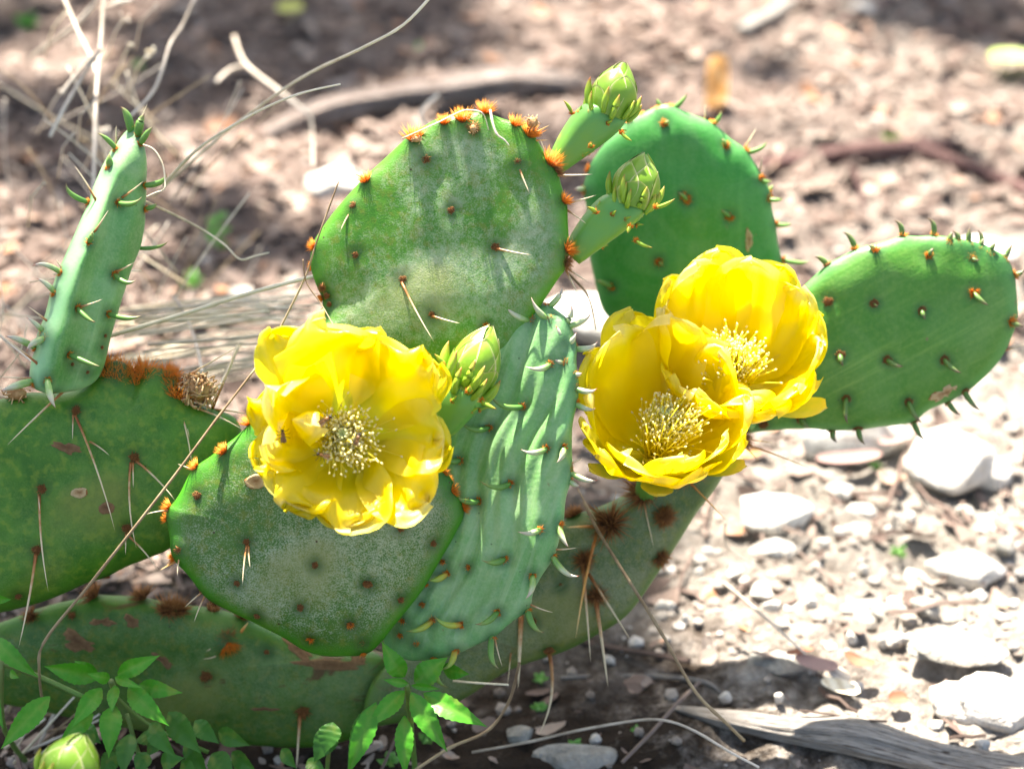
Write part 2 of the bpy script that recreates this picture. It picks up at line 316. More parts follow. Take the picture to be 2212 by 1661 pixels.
# ------------------------------------------------------------------ rocks
RK = []; USED = set()
def near(u, v, kind, sizew=''):
    L = sorted(RK, key=lambda q: math.hypot(q[0]-u, (q[1]-v)*1.2))
    for q in L:
        dx, dy = u-q[0], v-q[1]; rel = ('right of' if dx > 0 else 'left of') if abs(dx) > abs(dy) else ('below' if dy > 0 else 'above')
        ref = ' '.join(q[2].split()[:5]); ref = ref if ref.split()[-1] not in ('the', 'of', 'in', 'at', 'below', 'just', 'between', 'near', 'above', 'on', 'right', 'left', 'beside', 'a', 'leaning') else ' '.join(ref.split()[:-1]); ref = ref if ref.split()[-1] not in ('the', 'of', 'in', 'at', 'right', 'just', 'beside', 'on') else ' '.join(ref.split()[:-1])
        lb = f'{sizew}{kind} {rel} the {ref}'
        if lb not in USED: USED.add(lb); return lb
    return kind
def rock(u, v, wpx, hpx, label, m='lime', seed=0, name='rock', cat='rock', group=None, tall=.6, yaw=0, jag=.28, sub=4, lean=0):
    """a stone whose bottom front is seen at u, v+hpx/2 ; wpx, hpx its size in the picture"""
    b = onG(u, v+hpx*.42); d = (b-CAM).dot(FW)
    rx = wpx*PX*d/2; H = hpx*PX*d; ry = max(H*.62, rx*.50); rz = max(.004, H*tall*.52)
    V, Fc = ICO[sub]; rs = np.random.RandomState(seed+11)
    k = rs.rand(3)*50; n0 = np.zeros(len(V))
    for o_, a_ in ((1.3, 1), (2.9, .45), (6.5, .22), (14, .10)):
        n0 += a_*(vnoise(V[:, 0]*o_+k[0]+V[:, 2]*o_*.7, V[:, 1]*o_+k[1]-V[:, 2]*o_*.6)-.5)
    q = V*(1+jag*n0*2)[:, None]
    for _ in range(13):                      # a few flat broken facets
        nn = rs.randn(3); nn /= np.linalg.norm(nn); dd = .58+.26*rs.rand(); pr = q@nn
        q = q-np.outer(np.clip(pr-dd, 0, None)*.85, nn)
    q = q*np.array([rx, ry, rz]); a = yaw; R_ = np.array([[math.cos(a), -math.sin(a), 0], [math.sin(a), math.cos(a), 0], [0, 0, 1]])
    q = q@R_.T; q[:, 2] += lean*q[:, 0]
    ctr = Vector((b.x, b.y+ry*.75, gz(b.x, b.y+ry*.75)+rz*.5))
    mb = MB(); mb.add(q+np.array(ctr), Fc)
    o = mb.build(name, M[m], origin=(ctr.x, ctr.y, ctr.z-rz*.5)); RK.append((u, v, label)); return tag(o, label, cat, group)
R9 = lambda x, y: c(9, x, y)
rock(1860, 955, 310, 135, 'long flat white limestone just below the right green pad', seed=1, tall=.8, lean=.10)
rock(2052, 1012, 250, 160, 'big rounded pale stone right of the flat white one', seed=2, tall=.9)
rock(2150, 1030, 100, 90, 'smaller pale stone leaning on the big rounded stone', seed=22, tall=.9)
rock(*c(6, 1120, 1490), 72, 52, 'small white stone between the flat stone and the knobbly one', seed=3)
rock(*R9(700, 150), 185, 110, 'knobbly off white stone right of the grey lower pad', seed=4, jag=.4)
rock(*R9(1890, 450), 165, 110, 'bright white wedge shaped stone near the right edge', seed=5, lean=.1)
rock(*R9(1570, 500), 62, 44, 'small white stone left of the wedge shaped one', seed=6)
rock(*R9(1945, 635), 42, 38, 'small round white stone below the wedge shaped one', seed=7)
rock(*R9(2060, 1250), 240, 150, 'sunlit white limestone slab above the end of the weathered log', seed=8, tall=.5)
rock(*R9(1640, 690), 70, 60, 'lumpy grey stone in the middle of the rubble', 'grey', seed=9, jag=.5)
rock(*R9(1300, 720), 110, 80, 'crusty grey limestone lump in the rubble right of centre', 'grey', seed=10, jag=.5)
rock(*R9(780, 1010), 210, 90, 'broad low grey limestone left of the two brown discs', 'grey', seed=12, tall=.4)
rock(*R9(1780, 940), 230, 110, 'broad low pale rock above the sunlit slab', 'grey', seed=13, tall=.4)
rock(*R9(1250, 100), 70, 40, 'flat white pebble beside the twig at the right', seed=14)
rock(*R9(1230, 240), 48, 34, 'white pebble above the bright green sprout on the right', seed=15)
rock(*R9(2100, 320), 60, 50, 'grey pebble at the right edge above the wedge stone', 'grey', seed=16)
rock(*R9(2010, 180), 60, 60, 'pale stone at the right edge in full sun', seed=17)
rock(*R9(1460, 895), 45, 28, 'small white pebble on the broad rubble', seed=18)
rock(*c(8, 1500, 1600), 190, 70, 'flat grey stone at the bottom edge of the picture', 'grey', seed=19, tall=.4)
rock(*c(8, 1150, 1480), 70, 36, 'grey stone in the dark soil under the cactus', 'grey', seed=20)
rock(*c(8, 1610, 1500), 26, 20, 'tiny pale pebble in the dark soil above the grey stone', seed=21)
rock(735, 395, 170, 95, 'bright white stone left of the upper pad', seed=23, tall=.6)
rock(1290, 690, 230, 190, 'large white stone seen between the upper pad and the back pad', seed=24, tall=.5)
rock(*c(4, 1430, 270), 60, 38, 'white stone behind the straw left of the upper pad', seed=25)
rock(*c(4, 1250, 80), 50, 30, 'pale pebble beside the blurred green sprout', seed=26)
rock(2120, 530, 230, 120, 'broad sunlit white rock at the right edge behind the right pad', seed=27, tall=.4)
rock(*c(3, 1320, 740), 36, 30, 'small white pebble above the dark fallen branch', seed=28)
rock(*c(3, 1250, 50), 85, 40, 'white stone at the top edge right of centre', seed=29)
rock(1890, 720, 60, 30, 'pebble behind the right pad', seed=30)
rock(*c(9, 700, 330), 110, 50, 'flat pinkish stone under the knobbly off white stone', seed=31, tall=.5)
k_ = 0; PL = []
for (x, y, ww) in [(80, 700, 30), (170, 780, 26), (480, 490, 40), (700, 690, 44), (640, 610, 50), (930, 680, 30), (1100, 250, 34), (1250, 480, 30), (960, 460, 36), (1390, 250, 22), (2150, 680, 36),
                    (1180, 900, 30), (1370, 910, 28), (330, 960, 34), (40, 690, 34), (540, 560, 32), (260, 480, 30), (1010, 320, 30), (1530, 180, 30), (1850, 150, 40), (1750, 560, 20), (1690, 1400, 40), (1960, 1540, 44), (420, 1250, 34), (740, 1250, 26), (1190, 1190, 44)]:
    k_ += 1
    PL.append((x, y, ww))
lbs = [near(*R9(x, y), 'pebble', 'tiny ' if ww < 28 else ('small ' if ww < 36 else 'larger ')) for x, y, ww in PL]
k_ = 0
for (x, y, ww), lb_ in zip(PL, lbs):
    k_ += 1
    rock(*R9(x, y), ww, ww*.7, lb_, 'lime', seed=40+k_, name='pebble', cat='pebble', group='pebbles in the rubble on the right', sub=3)
# ------------------------------------------------------------------ loose gravel and litter (nobody could count these)
def scatter_gravel():
    mb = MB(); V, Fc = ICO[1]; rs = np.random.RandomState(3)
    for i in range(8000):
        u = rs.uniform(-400, 2800); v = rs.uniform(-140, 1950) if i % 3 else rs.uniform(700, 1950)
        p = onG_fast(u, v)
        right = 1 if (u > 1250 and v > 420 and p[1] > .84) else (.22 if p[1] > .84 else .07)
        if rs.rand() > right*1.0+.05: continue
        r = .0008+.0036*rs.rand()**4
        q = V*(1+.35*(rs.rand(len(V), 1)-.5))*np.array([1, .7+.5*rs.rand(), .6])*r
        a = rs.rand()*6.3; R_ = np.array([[math.cos(a), -math.sin(a), 0], [math.sin(a), math.cos(a), 0], [0, 0, 1]])
        mb.add(q@R_.T+np.array([p[0], p[1], p[2]+r*.3]), Fc, [float(rs.rand()*(.75 if right < 1 else 1))]*len(V))
    tag(mb.build('gravel', M['gravel'], origin=(0, 0, 0), smooth=False), 'loose limestone gravel scattered over the soil', 'gravel', kind='stuff')
def onG_fast(u, v):
    p = G(u, v); return (p.x, p.y, gz(p.x, p.y))
def scatter_litter():
    mb = MB(); rs = np.random.RandomState(5)
    for i in range(21000):
        u = rs.uniform(-400, 2800); v = rs.uniform(-160, 1950); p = onG_fast(u, v)
        if p[1] < .88 and rs.rand() < .8: continue
        dens = .95 if (v < 480 or u < 1000) else (.30 if v < 700 else .16)
        if rs.rand() > dens: continue
        L = (.0025+.0095*rs.rand()**2.5)*(1 if v < 900 else .8); Wd = L*(.2+.45*rs.rand()); a = rs.rand()*6.3; curl = rs.uniform(-.5, .9)
        tl = rs.normal(0, .28); t2 = rs.normal(0, .3); n_ = 5; vv = []; ff = []
        for j in range(n_):
            s_ = j/(n_-1)*2-1; wd = Wd*math.sqrt(max(0, 1-s_**2*.85))*(1+.2*rs.randn())
            for t_ in (-1, 0, 1):
                x, y, z = s_*L, t_*wd, curl*(s_*s_)*L*.5+abs(t_)*Wd*.35*curl
                z += x*tl+y*t2
                vv.append((p[0]+x*math.cos(a)-y*math.sin(a), p[1]+x*math.sin(a)+y*math.cos(a), p[2]+.0015+z+L*.15))
        for j in range(n_-1):
            for t_ in (0, 1): b = j*3+t_; ff.append((b, b+1, b+4, b+3))
        mb.add(vv, ff, [float(rs.rand())]*len(vv))
    for i in range(650):                 # thin twigs and pine bits
        u = rs.uniform(-400, 2800); v = rs.uniform(-160, 1950); p = onG_fast(u, v); L = .008+.03*rs.rand()**2; a = rs.rand()*6.3
        if p[1] < .9 and rs.rand() < .8: continue
        q = [(p[0]+t_*L*math.cos(a)+rs.randn()*.0008, p[1]+t_*L*math.sin(a)+rs.randn()*.0008, p[2]+.003+rs.rand()*.003) for t_ in (-1, -.3, .4, 1)]
        tube(mb, q, .0005+.001*rs.rand(), 4); k = 16; cv = float(.1+rs.rand()*.55)
        mb.a[-k:] = [cv]*k
    tag(mb.build('leaf_litter', M['litter'], origin=(0, 0, 0), smooth=False), 'brown litter of dead leaves, bark chips and bits of twig', 'litter', kind='stuff')
scatter_gravel(); scatter_litter()
# ------------------------------------------------------------------ the cactus
cactus = link('prickly_pear_cactus', None, onG(560, 1560))
tag(cactus, 'prickly pear cactus of many green pads with three yellow flowers', 'cactus')
class Pad: pass
PADS = {}; ALLPADS = []
def make_pad(key, label, outline, anchor, d, nrm, T, warp=None, N=150, Mr=26, ctr=None, axis_px=None, lumps=.0012, blunt=3.2):
    n = Vector(nrm).normalized(); p0 = P(anchor[0], anchor[1], d)
    def hit(u, v):
        r = ray(u, v); return CAM+r*((p0-CAM).dot(n)/r.dot(n))
    if axis_px: e2 = (hit(*axis_px[1])-hit(*axis_px[0])); e2 = (e2-n*e2.dot(n)).normalized()
    else: e2 = (Vector((0, 0, 1))-n*n.z).normalized()
    e1 = e2.cross(n).normalized()
    pts = [hit(*q) for q in crom(outline, N, True)]
    C0 = hit(*ctr) if ctr else sum(pts, Vector())/N
    Q = np.array([((q-C0).dot(e1), (q-C0).dot(e2)) for q in pts])
    if np.sum(Q[:, 0]*np.roll(Q[:, 1], -1)-Q[:, 1]*np.roll(Q[:, 0], -1)) < 0: Q = Q[::-1]
    rho = np.sin(np.pi/2*np.linspace(0, 1, Mr+1))[1:]
    vs = []; at = []; uv = []; fs = []
    def pt(x, y, r, side):
        h = T*math.sqrt(max(0, 1-r**blunt))
        h += lumps*(float(vnoise(np.array([x*60+9]), np.array([y*60+side*5]))[0])-.5)*2*(1-r**6)
        wv = warp(x, y) if warp else 0
        return C0+e1*x+e2*y+n*(side*h+wv)
    for side in (1, -1):
        base = len(vs); vs.append(pt(0, 0, 0, side)); at.append(0); uv.append((0, 0))
        for r in rho[:-1]:
            for k in range(N): vs.append(pt(Q[k, 0]*r, Q[k, 1]*r, r, side)); at.append(r); uv.append((Q[k, 0]*r, Q[k, 1]*r))
    rim0 = len(vs)
    for k in range(N): vs.append(pt(Q[k, 0], Q[k, 1], 1, 0)); at.append(1.0); uv.append(tuple(Q[k]))
    half = 1+(Mr-1)*N
    for si, side in enumerate((1, -1)):
        b = si*half
        for k in range(N):
            k2 = (k+1) % N; f = (b, b+1+k, b+1+k2); fs.append(f if side > 0 else f[::-1])
        for j in range(Mr-1):
            for k in range(N):
                k2 = (k+1) % N; a0 = b+1+j*N
                nxt = (a0+N) if j < Mr-2 else rim0
                f = (a0+k, nxt+k, nxt+k2, a0+k2); fs.append(f if side > 0 else f[::-1])
    mb = MB(); mb.add(vs, fs, at)
    me = mb.mesh('pad', [M[key]], C0)
    e_ = me.attributes.new('edge', 'FLOAT', 'POINT'); e_.data.foreach_set('value', np.array(at, np.float32))
    ul = me.uv_layers.new(name='UVMap'); li = np.zeros(len(me.loops), np.int32); me.loops.foreach_get('vertex_index', li)
    ul.data.foreach_set('uv', np.array(uv, np.float32)[li].ravel())
    o = link('pad', me, C0, cactus); o['label'] = label
    p = Pad(); p.o = o; p.bvh = BVHTree.FromPolygons([Vector(q) for q in vs], fs); p.n = n; p.hit = hit; p.C0 = C0; p.key = key
    p.vs = vs; p.marks = []; p.T = T; PADS[key] = p; ALLPADS.append(p); return p
def surf(p, u, v):
    r = ray(u, v); L = r.length; h = p.bvh.ray_cast(CAM, r/L)
    if h[0] is not None: return h[0], h[1], (h[0]-CAM).dot(FW)
    q = p.hit(u, v); h = p.bvh.find_nearest(q); out = (q-h[0])
    nn = (h[1]*.4+(q-p.C0).normalized()).normalized()
    return h[0], nn, (h[0]-CAM).dot(FW)
o_B = [(-160, 900), (-60, 868), (0, 862), (60, 848), (150, 846), (212, 812), (255, 818), (290, 832), (330, 802), (362, 820), (400, 862), (460, 882), (505, 900), (522, 935), (515, 990), (490, 1050), (440, 1120), (371, 1181),
       (324, 1203), (270, 1224), (198, 1253), (108, 1293), (0, 1322), (-90, 1325), (-170, 1200)]
o_A = [(-90, 1370), (0, 1345), (108, 1307), (180, 1293), (231, 1288), (295, 1292), (360, 1304), (432, 1313), (504, 1328), (562, 1349), (612, 1372), (700, 1398), (800, 1405), (860, 1425), (885, 1475), (860, 1530), (790, 1580),
       (685, 1610), (541, 1606), (400, 1590), (252, 1565), (100, 1535), (-60, 1490)]
o_C = [(558, 905), (533, 927), (468, 977), (410, 1028), (381, 1085), (369, 1102), (367, 1141), (382, 1206), (443, 1278), (500, 1320), (554, 1347), (612, 1376), (660, 1405), (716, 1417), (788, 1408), (823, 1386), (852, 1350), (910, 1278),
       (953, 1206), (985, 1150), (998, 1108), (975, 1055), (942, 1000), (900, 930), (820, 880), (720, 860), (630, 875)]
o_E = [(664, 748), (690, 700), (694, 655), (683, 610), (677, 560), (684, 518), (708, 475), (745, 430), (790, 382), (835, 338), (880, 298), (935, 262), (985, 248), (1045, 248), (1105, 268), (1150, 300), (1185, 345), (1207, 392), (1222, 445),
       (1227, 500), (1226, 570), (1205, 602), (1170, 655), (1130, 720), (1085, 800), (1000, 880), (900, 930), (790, 930), (700, 860), (655, 790)]
o_F = [(1118, 657), (1142, 650), (1176, 661), (1212, 689), (1228, 733), (1238, 776), (1240, 819), (1238, 873), (1234, 945), (1227, 1017), (1219, 1090), (1208, 1152), (1183, 1217), (1151, 1278), (1136, 1314), (1079, 1361), (1014, 1397),
       (960, 1415), (888, 1427), (845, 1410), (826, 1380), (838, 1300), (868, 1200), (898, 1100), (936, 1000), (962, 930), (998, 840), (1040, 760), (1075, 697)]
o_D = [(284, 274), (302, 290), (313, 342), (316, 396), (313, 461), (301, 522), (281, 576), (266, 621), (248, 668), (231, 722), (217, 783), (202, 823), (158, 843), (108, 846), (72, 835), (66, 805), (77, 754), (97, 700), (122, 620), (148, 550),
       (186, 470), (210, 405), (236, 345), (262, 295)]
def _cx(v): return np.interp(v, [275, 400, 550, 700, 845], [291, 262, 212, 165, 135])
o_D = [(_cx(q[1])+(q[0]-_cx(q[1]))*float(np.interp(q[1], [275, 360, 470], [.55, .78, .92])), q[1]+(6 if q[1] < 300 else 0)) for q in o_D]
o_G = [(1226, 1121), (1320, 1083), (1374, 1052), (1440, 1000), (1510, 955), (1590, 945), (1585, 985), (1545, 1055), (1504, 1109), (1460, 1180), (1425, 1232), (1357, 1325), (1285, 1372), (1213, 1408), (1105, 1444), (1007, 1505), (940, 1538),
       (860, 1560), (790, 1560), (800, 1480), (870, 1400), (960, 1310), (1080, 1200), (1160, 1150)]
o_H = [(1600, 935), (1650, 931), (1690, 927), (1776, 925), (1866, 924), (1956, 912), (2012, 880), (2093, 838), (2140, 800), (2174, 752), (2197, 680), (2190, 610), (2165, 565), (2118, 540), (2046, 518), (1974, 513), (1920, 520), (1848, 543),
       (1794, 572), (1729, 625), (1680, 690), (1620, 780), (1590, 870), (1585, 915)]
o_I = [(1416, 244), (1452, 236), (1490, 246), (1535, 268), (1578, 300), (1618, 338), (1646, 385), (1661, 439), (1672, 486), (1681, 540), (1686, 590), (1665, 680), (1600, 800), (1520, 930), (1460, 950), (1400, 850), (1338, 715), (1302, 668),
       (1284, 603), (1272, 540), (1268, 470), (1270, 400), (1280, 355), (1300, 318), (1335, 284), (1374, 260)]
FV = (0, -.84, .54)
make_pad('A', 'old scarred green pad lying lowest at the foot of the plant', o_A, (500, 1605), 1.035, (.02, -.96, .28), .011, Mr=22)
make_pad('B', 'broad mottled dark green pad at the left edge', o_B, (250, 1050), .975, (.10, -.92, .42), .011)
make_pad('E', 'frosted upright pad in the upper middle with orange tufts on its rim', o_E, (950, 600), .955, (0, -.895, .445), .008, warp=lambda x, y: .8*x*x-.004*math.sin(y*30))
make_pad('C', 'dusty grey green pad in front carrying the big flower', o_C, (700, 1200), .948, (.05, -.88, .46), .010)
def warpF(x, y):
    q = x+.004*math.sin(y*38)+.003*math.sin(y*90+1)
    amp = .0011*(1-math.exp(-((y+.02)/.07)**2)*.3)
    return amp*(math.sin(q*360+y*9)+.7*math.sin(q*760+1.7+y*14))+1.6*(x*x)-.5*y*y-.05*x
make_pad('F', 'bluish green young pad with lengthwise folds and pale curved leaves', o_F, (1050, 1100), .957, (-.30, -.77, .54), .0075, blunt=6, warp=warpF, N=200, Mr=46, axis_px=((880, 1390), (1150, 680)))
make_pad('D', 'narrow young pad seen almost edge on at the upper left', o_D, (180, 600), .955, (.70, -.62, .28), .0078, blunt=12, warp=lambda x, y: .0011*math.sin(x*300+y*10), N=170, Mr=34, axis_px=((150, 820), (290, 290)))
make_pad('G', 'grey brown old pad sloping up behind the folded pad', o_G, (1200, 1300), 1.015, (0, -.86, .50), .011)
make_pad('H', 'leaf green oval pad at the right', o_H, (1850, 750), 1.012, (.02, -.91, .42), .009, axis_px=((1600, 900), (2180, 600)))
make_pad('I', 'smooth deep green pad standing farthest back', o_I, (1480, 500), 1.055, (-.05, -.94, .34), .010)
# ---- areoles, tufts, spines, leaves
def tuft_mesh(seed, n, L, spread, cush, mats):
    rs = np.random.RandomState(seed); mb = MB()
    V, Fc = ICO[2]; keep = V*np.array([cush*.85, cush*.85, cush*.38])*(1+.12*rs.rand(len(V), 1)); mb.add(keep, Fc, [0]*len(V), 1)
    for i in range(n):
        a = rs.rand()*6.283; r = cush*.85*math.sqrt(rs.rand()); th = spread*(r/cush)*1.1+rs.normal(0, .13); l = L*(.55+.5*rs.rand())
        b = np.array([r*math.cos(a), r*math.sin(a), cush*.1]); dr = np.array([math.sin(th)*math.cos(a), math.sin(th)*math.sin(a), math.cos(th)])
        t = b+dr*l+rs.randn(3)*l*.06; sd = np.cross(dr, rs.randn(3)); sd /= np.linalg.norm(sd)+1e-9; sd2 = np.cross(dr, sd); w_ = .11+.04*rs.rand()
        mb.add([b+sd*w_, b-sd*w_*.5+sd2*w_*.87, b-sd*w_*.5-sd2*w_*.87, t], [(0, 1, 3), (1, 2, 3), (2, 0, 3)], [.0, .0, .0, 1.0], 0)
    return mb.mesh('areole', mats)
# meshes are in units of 1 mm and scaled when placed
TUFT = {'small': [tuft_mesh(s_, 70, 1.9, .9, .9, [M['gloch'], M['cushion']]) for s_ in range(3)],
        'tuft': [tuft_mesh(10+s_, 130, 3.6, .85, 1.2, [M['gloch'], M['cushion']]) for s_ in range(3)],
        'brown': [tuft_mesh(20+s_, 70, 1.0, 1.0, 1.2, [M['glochd'], M['cushion']]) for s_ in range(3)],
        'dark': [tuft_mesh(30+s_, 170, 3.2, 1.35, 1.2, [M['glochd'], M['cushion']]) for s_ in range(2)]}
def areole(p, u, v, kind='small', size=1.0, up=None):
    q, n, d = surf(p, u, v); qc = q-p.C0; qc = qc-p.n*qc.dot(p.n); depth_in = abs((q-p.C0).dot(p.n))/p.T
    rimmy = kind == 'tuft' or depth_in < .45
    p.marks.append((q.copy(), n.copy(), .0011 if rimmy else -.0007, .0042 if rimmy else .003))
    q = q+n*(.0009 if rimmy else -.0006)
    if kind == 'tuft': n = (n*.35+qc.normalized()+Vector((0, 0, .25))).normalized(); size *= 1.15
    if up: n = (n+Vector(up)).normalized()
    me = random.choice(TUFT[kind]); sc_ = .001*size*d
    rot = n.to_track_quat('Z', 'Y') @ Quaternion((0, 0, 1), random.random()*6.28)
    return link('areole', me, q-n*(.0002), p.o, (rot, sc_))
def horn(p, k, bx, by, tx, ty, wpx=5, bend=.18, mat='claw', name='leaf', toward=.35, cr2=None, fat=True, off=True):
    """a tapering curved horn from the skin at (bx, by) to a free tip; units of the picture crop"""
    bu, bv = c(k, bx, by); tu, tv = c(cr2 or k, tx, ty)
    q, n, d = surf(p, bu, bv)
    L = math.hypot(tu-bu, tv-bv); dt = d-toward*L*PX*d
    tip = P(tu, tv, dt); ax_ = tip-q; side = FW.cross(ax_).normalized()
    bend *= 1.5
    mid = q+ax_*.5+side*(bend*ax_.length)+n*(.25*ax_.length*(1 if name == 'leaf' else .1))
    q0 = q-n*.0006; n_ = 13 if name == 'leaf' else 8; r = wpx*PX*d/2
    pts = [(1-t)*(1-t)*q0+2*t*(1-t)*mid+t*t*tip for t in [i/(n_-1) for i in range(n_)]]
    if name == 'leaf': rad = lambda s_: r*(.72+1.1*s_*(1-s_)*1.6)*(1-s_**1.7)**.95
    else: rad = lambda s_: r*(1-s_)**.6*(1 if s_ > .03 else 1.2)
    if name == 'leaf': r = min(r*1.0, (tip-q).length*.26)
    mb = MB(); tube(mb, pts, rad, 8 if name == 'leaf' else 5)
    return mb.build(name, M[mat], p.o, origin=q0)
def leaf(p, k, bx, by, tx, ty, w=12, bend=.16, mat='claw', t='small', size=1.0, toward=.35, tuft=True):
    if tuft:
        bu, bv = c(k, bx, by); areole(p, bu, bv, t, size*1.25)
    horn(p, k, bx, by, tx, ty, w, bend, mat, 'leaf', toward)
def spine(p, k, bx, by, tx, ty, w=5, bend=.02, mat='spine', toward=.3, k2=None): horn(p, k, bx, by, tx, ty, w, bend, mat, 'spine', toward, k2)
D_, F_, E_, C_, B_, A_, G_, H_, I_ = [PADS[k] for k in 'DFECBAGHI']
for a in [(1, 770, 765, 720, 640, 21, .08), (1, 830, 805, 872, 680, 21, -.08), (1, 848, 860, 918, 760, 15, -.1), (1, 705, 905, 580, 798, 12, .1), (1, 660, 1010, 658, 920, 17, .05), (1, 525, 1210, 398, 1092, 13, -.2), (1, 872, 1112, 1003, 1035, 14, .15),
          (1, 712, 1215, 852, 1178, 13, .22), (1, 876, 1252, 940, 1215, 12, .1), (1, 535, 1450, 556, 1385, 19, .05), (1, 842, 1500, 1013, 1443, 10, .14), (4, 375, 170, 190, 125, 13, .2), (4, 335, 290, 218, 195, 13, .15), (4, 690, 170, 820, 202, 13, .3),
          (4, 470, 372, 577, 457, 12, .18), (4, 655, 408, 852, 415, 13, .12), (4, 283, 553, 158, 637, 17, .08), (4, 208, 610, 28, 543, 16, .1), (4, 420, 652, 602, 722, 13, .05), (4, 285, 805, 335, 972, 17, .06), (4, 270, 525, 156, 428, 12, .1), (4, 175, 822, 3, 872, 19, .12)]:
    leaf(D_, *a[:5], a[5], a[6], 'clawg' if a[0] == 1 or a[1] > 400 else 'claw', 'small', 1.0)
for a in [(1, 862, 700, 884, 622), (1, 690, 890, 697, 755), (1, 530, 1170, 448, 995), (1, 735, 1185, 862, 1085), (1, 565, 1390, 650, 1262), (4, 700, 155, 812, 95), (4, 480, 368, 617, 318), (4, 375, 150, 338, 80), (4, 225, 710, 0, 533), (4, 180, 805, 0, 785), (4, 385, 875, 42, 1195), (4, 290, 460, 168, 362)]:
    spine(D_, *a, 5.5 if a[0] == 1 else 6, .02, 'spine', .1)
for x, y in [(440, 712), (530, 760), (640, 540), (620, 610), (325, 865)]: areole(D_, *c(4, x, y), 'brown', .7)
for a in [(1140, 325, 1012, 213), (1225, 445, 1062, 352), (1185, 332, 1238, 290), (1310, 345, 1408, 240), (1332, 445, 1222, 308), (1420, 485, 1456, 343), (1440, 478, 1582, 396), (1408, 575, 1368, 475), (1432, 605, 1490, 520), (1470, 612, 1618, 572),
          (1335, 708, 1183, 722), (1422, 700, 1358, 683), (1470, 775, 1527, 760), (1472, 845, 1618, 852), (1478, 935, 1608, 973), (1168, 965, 968, 888), (968, 1090, 780, 1040), (1312, 1215, 1158, 1218), (1418, 1210, 1372, 1300), (1455, 1345, 1622, 1402), (1440, 1392, 1517, 1437),
          (1095, 1425, 908, 1407), (792, 1285, 700, 1270), (905, 1530, 768, 1492)]:
    dx = a[2]-a[0]; leaf(F_, 5, *a, 16 if a[0] > 1400 and a[2] < 1400 else 14, (.22 if dx > 0 else -.20)*(1 if abs(dx) > 70 else .3), 'claw' if a[0] > 1180 else 'clawg', 'small', 1.0)
for a in [(1275, 225, 1137, 237), (1388, 190, 1447, 332), (1062, 403, 922, 407), (1358, 383, 1512, 502), (1228, 505, 1185, 642), (1200, 695, 1302, 842), (1018, 722, 882, 792), (797, 797, 635, 738), (632, 767, 465, 832), (712, 492, 598, 525), (1000, 885, 1032, 1062), (765, 942, 680, 1065), (640, 985, 730, 1172)]:
    dx = a[2]-a[0]; leaf(F_, 8, *a, 15, .2 if dx > 0 else -.15, 'claw' if a[0] > 1170 and a[1] < 650 else ('clawy' if a[1] > 480 and a[0] < 900 else 'clawg'), 'small', 1.0)
for x, y in [(840, 452), (690, 420), (585, 557), (565, 677), (432, 862), (530, 902), (447, 777)]: areole(F_, *c(8, x, y), 'small', 1.0)
for a in [(8, 1390, 365, 1497, 333), (8, 1240, 697, 1352, 722), (8, 1010, 892, 1047, 1047), (5, 1480, 1312, 1527, 1275), (5, 1430, 500, 1490, 470)]: spine(F_, *a, 5, .02, 'spine', .1)
# frosted upper pad
for x, y, k, s_ in [(235, 1090, 'tuft', 1.15), (520, 840, 'tuft', 1.7), (700, 745, 'tuft', 1.15), (808, 728, 'tuft', 1.6), (875, 775, 'dark', 1.2), (940, 690, 'tuft', 1.5), (1118, 760, 'tuft', 1.25), (1210, 810, 'tuft', 1.6), (1330, 985, 'tuft', 1.7), (1365, 1020, 'dark', 1.6), (1410, 1210, 'tuft', 1.1),
                    (1432, 1500, 'tuft', 1.3), (1440, 1570, 'dark', 1.4), (155, 1235, 'brown', 1.3), (165, 1530, 'brown', 1.2), (592, 955, 'brown', 1.5), (740, 1262, 'brown', 1.3), (1138, 970, 'brown', 1.1), (1008, 1480, 'brown', 1.5)]:
    areole(E_, *c(2, x, y), k, s_*(1.08 if k == 'tuft' else 1), (0, 0, .3) if k == 'tuft' else None)
for x, y, k, s_ in [(450, 200, 'brown', 1.3), (625, 412, 'brown', 1.3), (-10, 300, 'brown', 1.2), (5, 350, 'brown', 1.0), (950, 480, 'small', 1.2)]: areole(E_, *c(5, x, y), k, s_)
for x, y, k, s_ in [(1895, 5, 'tuft', 1.0), (1872, 125, 'tuft', .8), (1930, 255, 'dark', .8), (1920, 315, 'small', 1.3), (1930, 400, 'small', .9), (1870, 520, 'small', .9), (1845, 560, 'small', .8)]: areole(E_, *c(4, x, y), k, s_)
for a in [(2, 150, 1245, 74, 1388), (2, 1142, 985, 1212, 1162), (2, 1012, 1490, 1228, 1530), (2, 1420, 1222, 1613, 1170), (2, 1430, 1245, 1552, 1342), (2, 1360, 1050, 1592, 1045), (2, 1320, 980, 1272, 830), (2, 1440, 1600, 1560, 1690), (2, 1440, 1600, 1500, 1760)]: spine(E_, *a, 6, .02, 'spine', .25)
for a in [(5, 442, 215, 642, 582), (5, 627, 420, 802, 466), (2, 1215, 800, 1330, 750), (2, 1240, 820, 1320, 840), (2, 235, 1080, 148, 1038), (2, 940, 690, 1020, 602)]: spine(E_, *a, 5.5, .02, 'spineo' if a[0] == 2 else 'spine', .35)
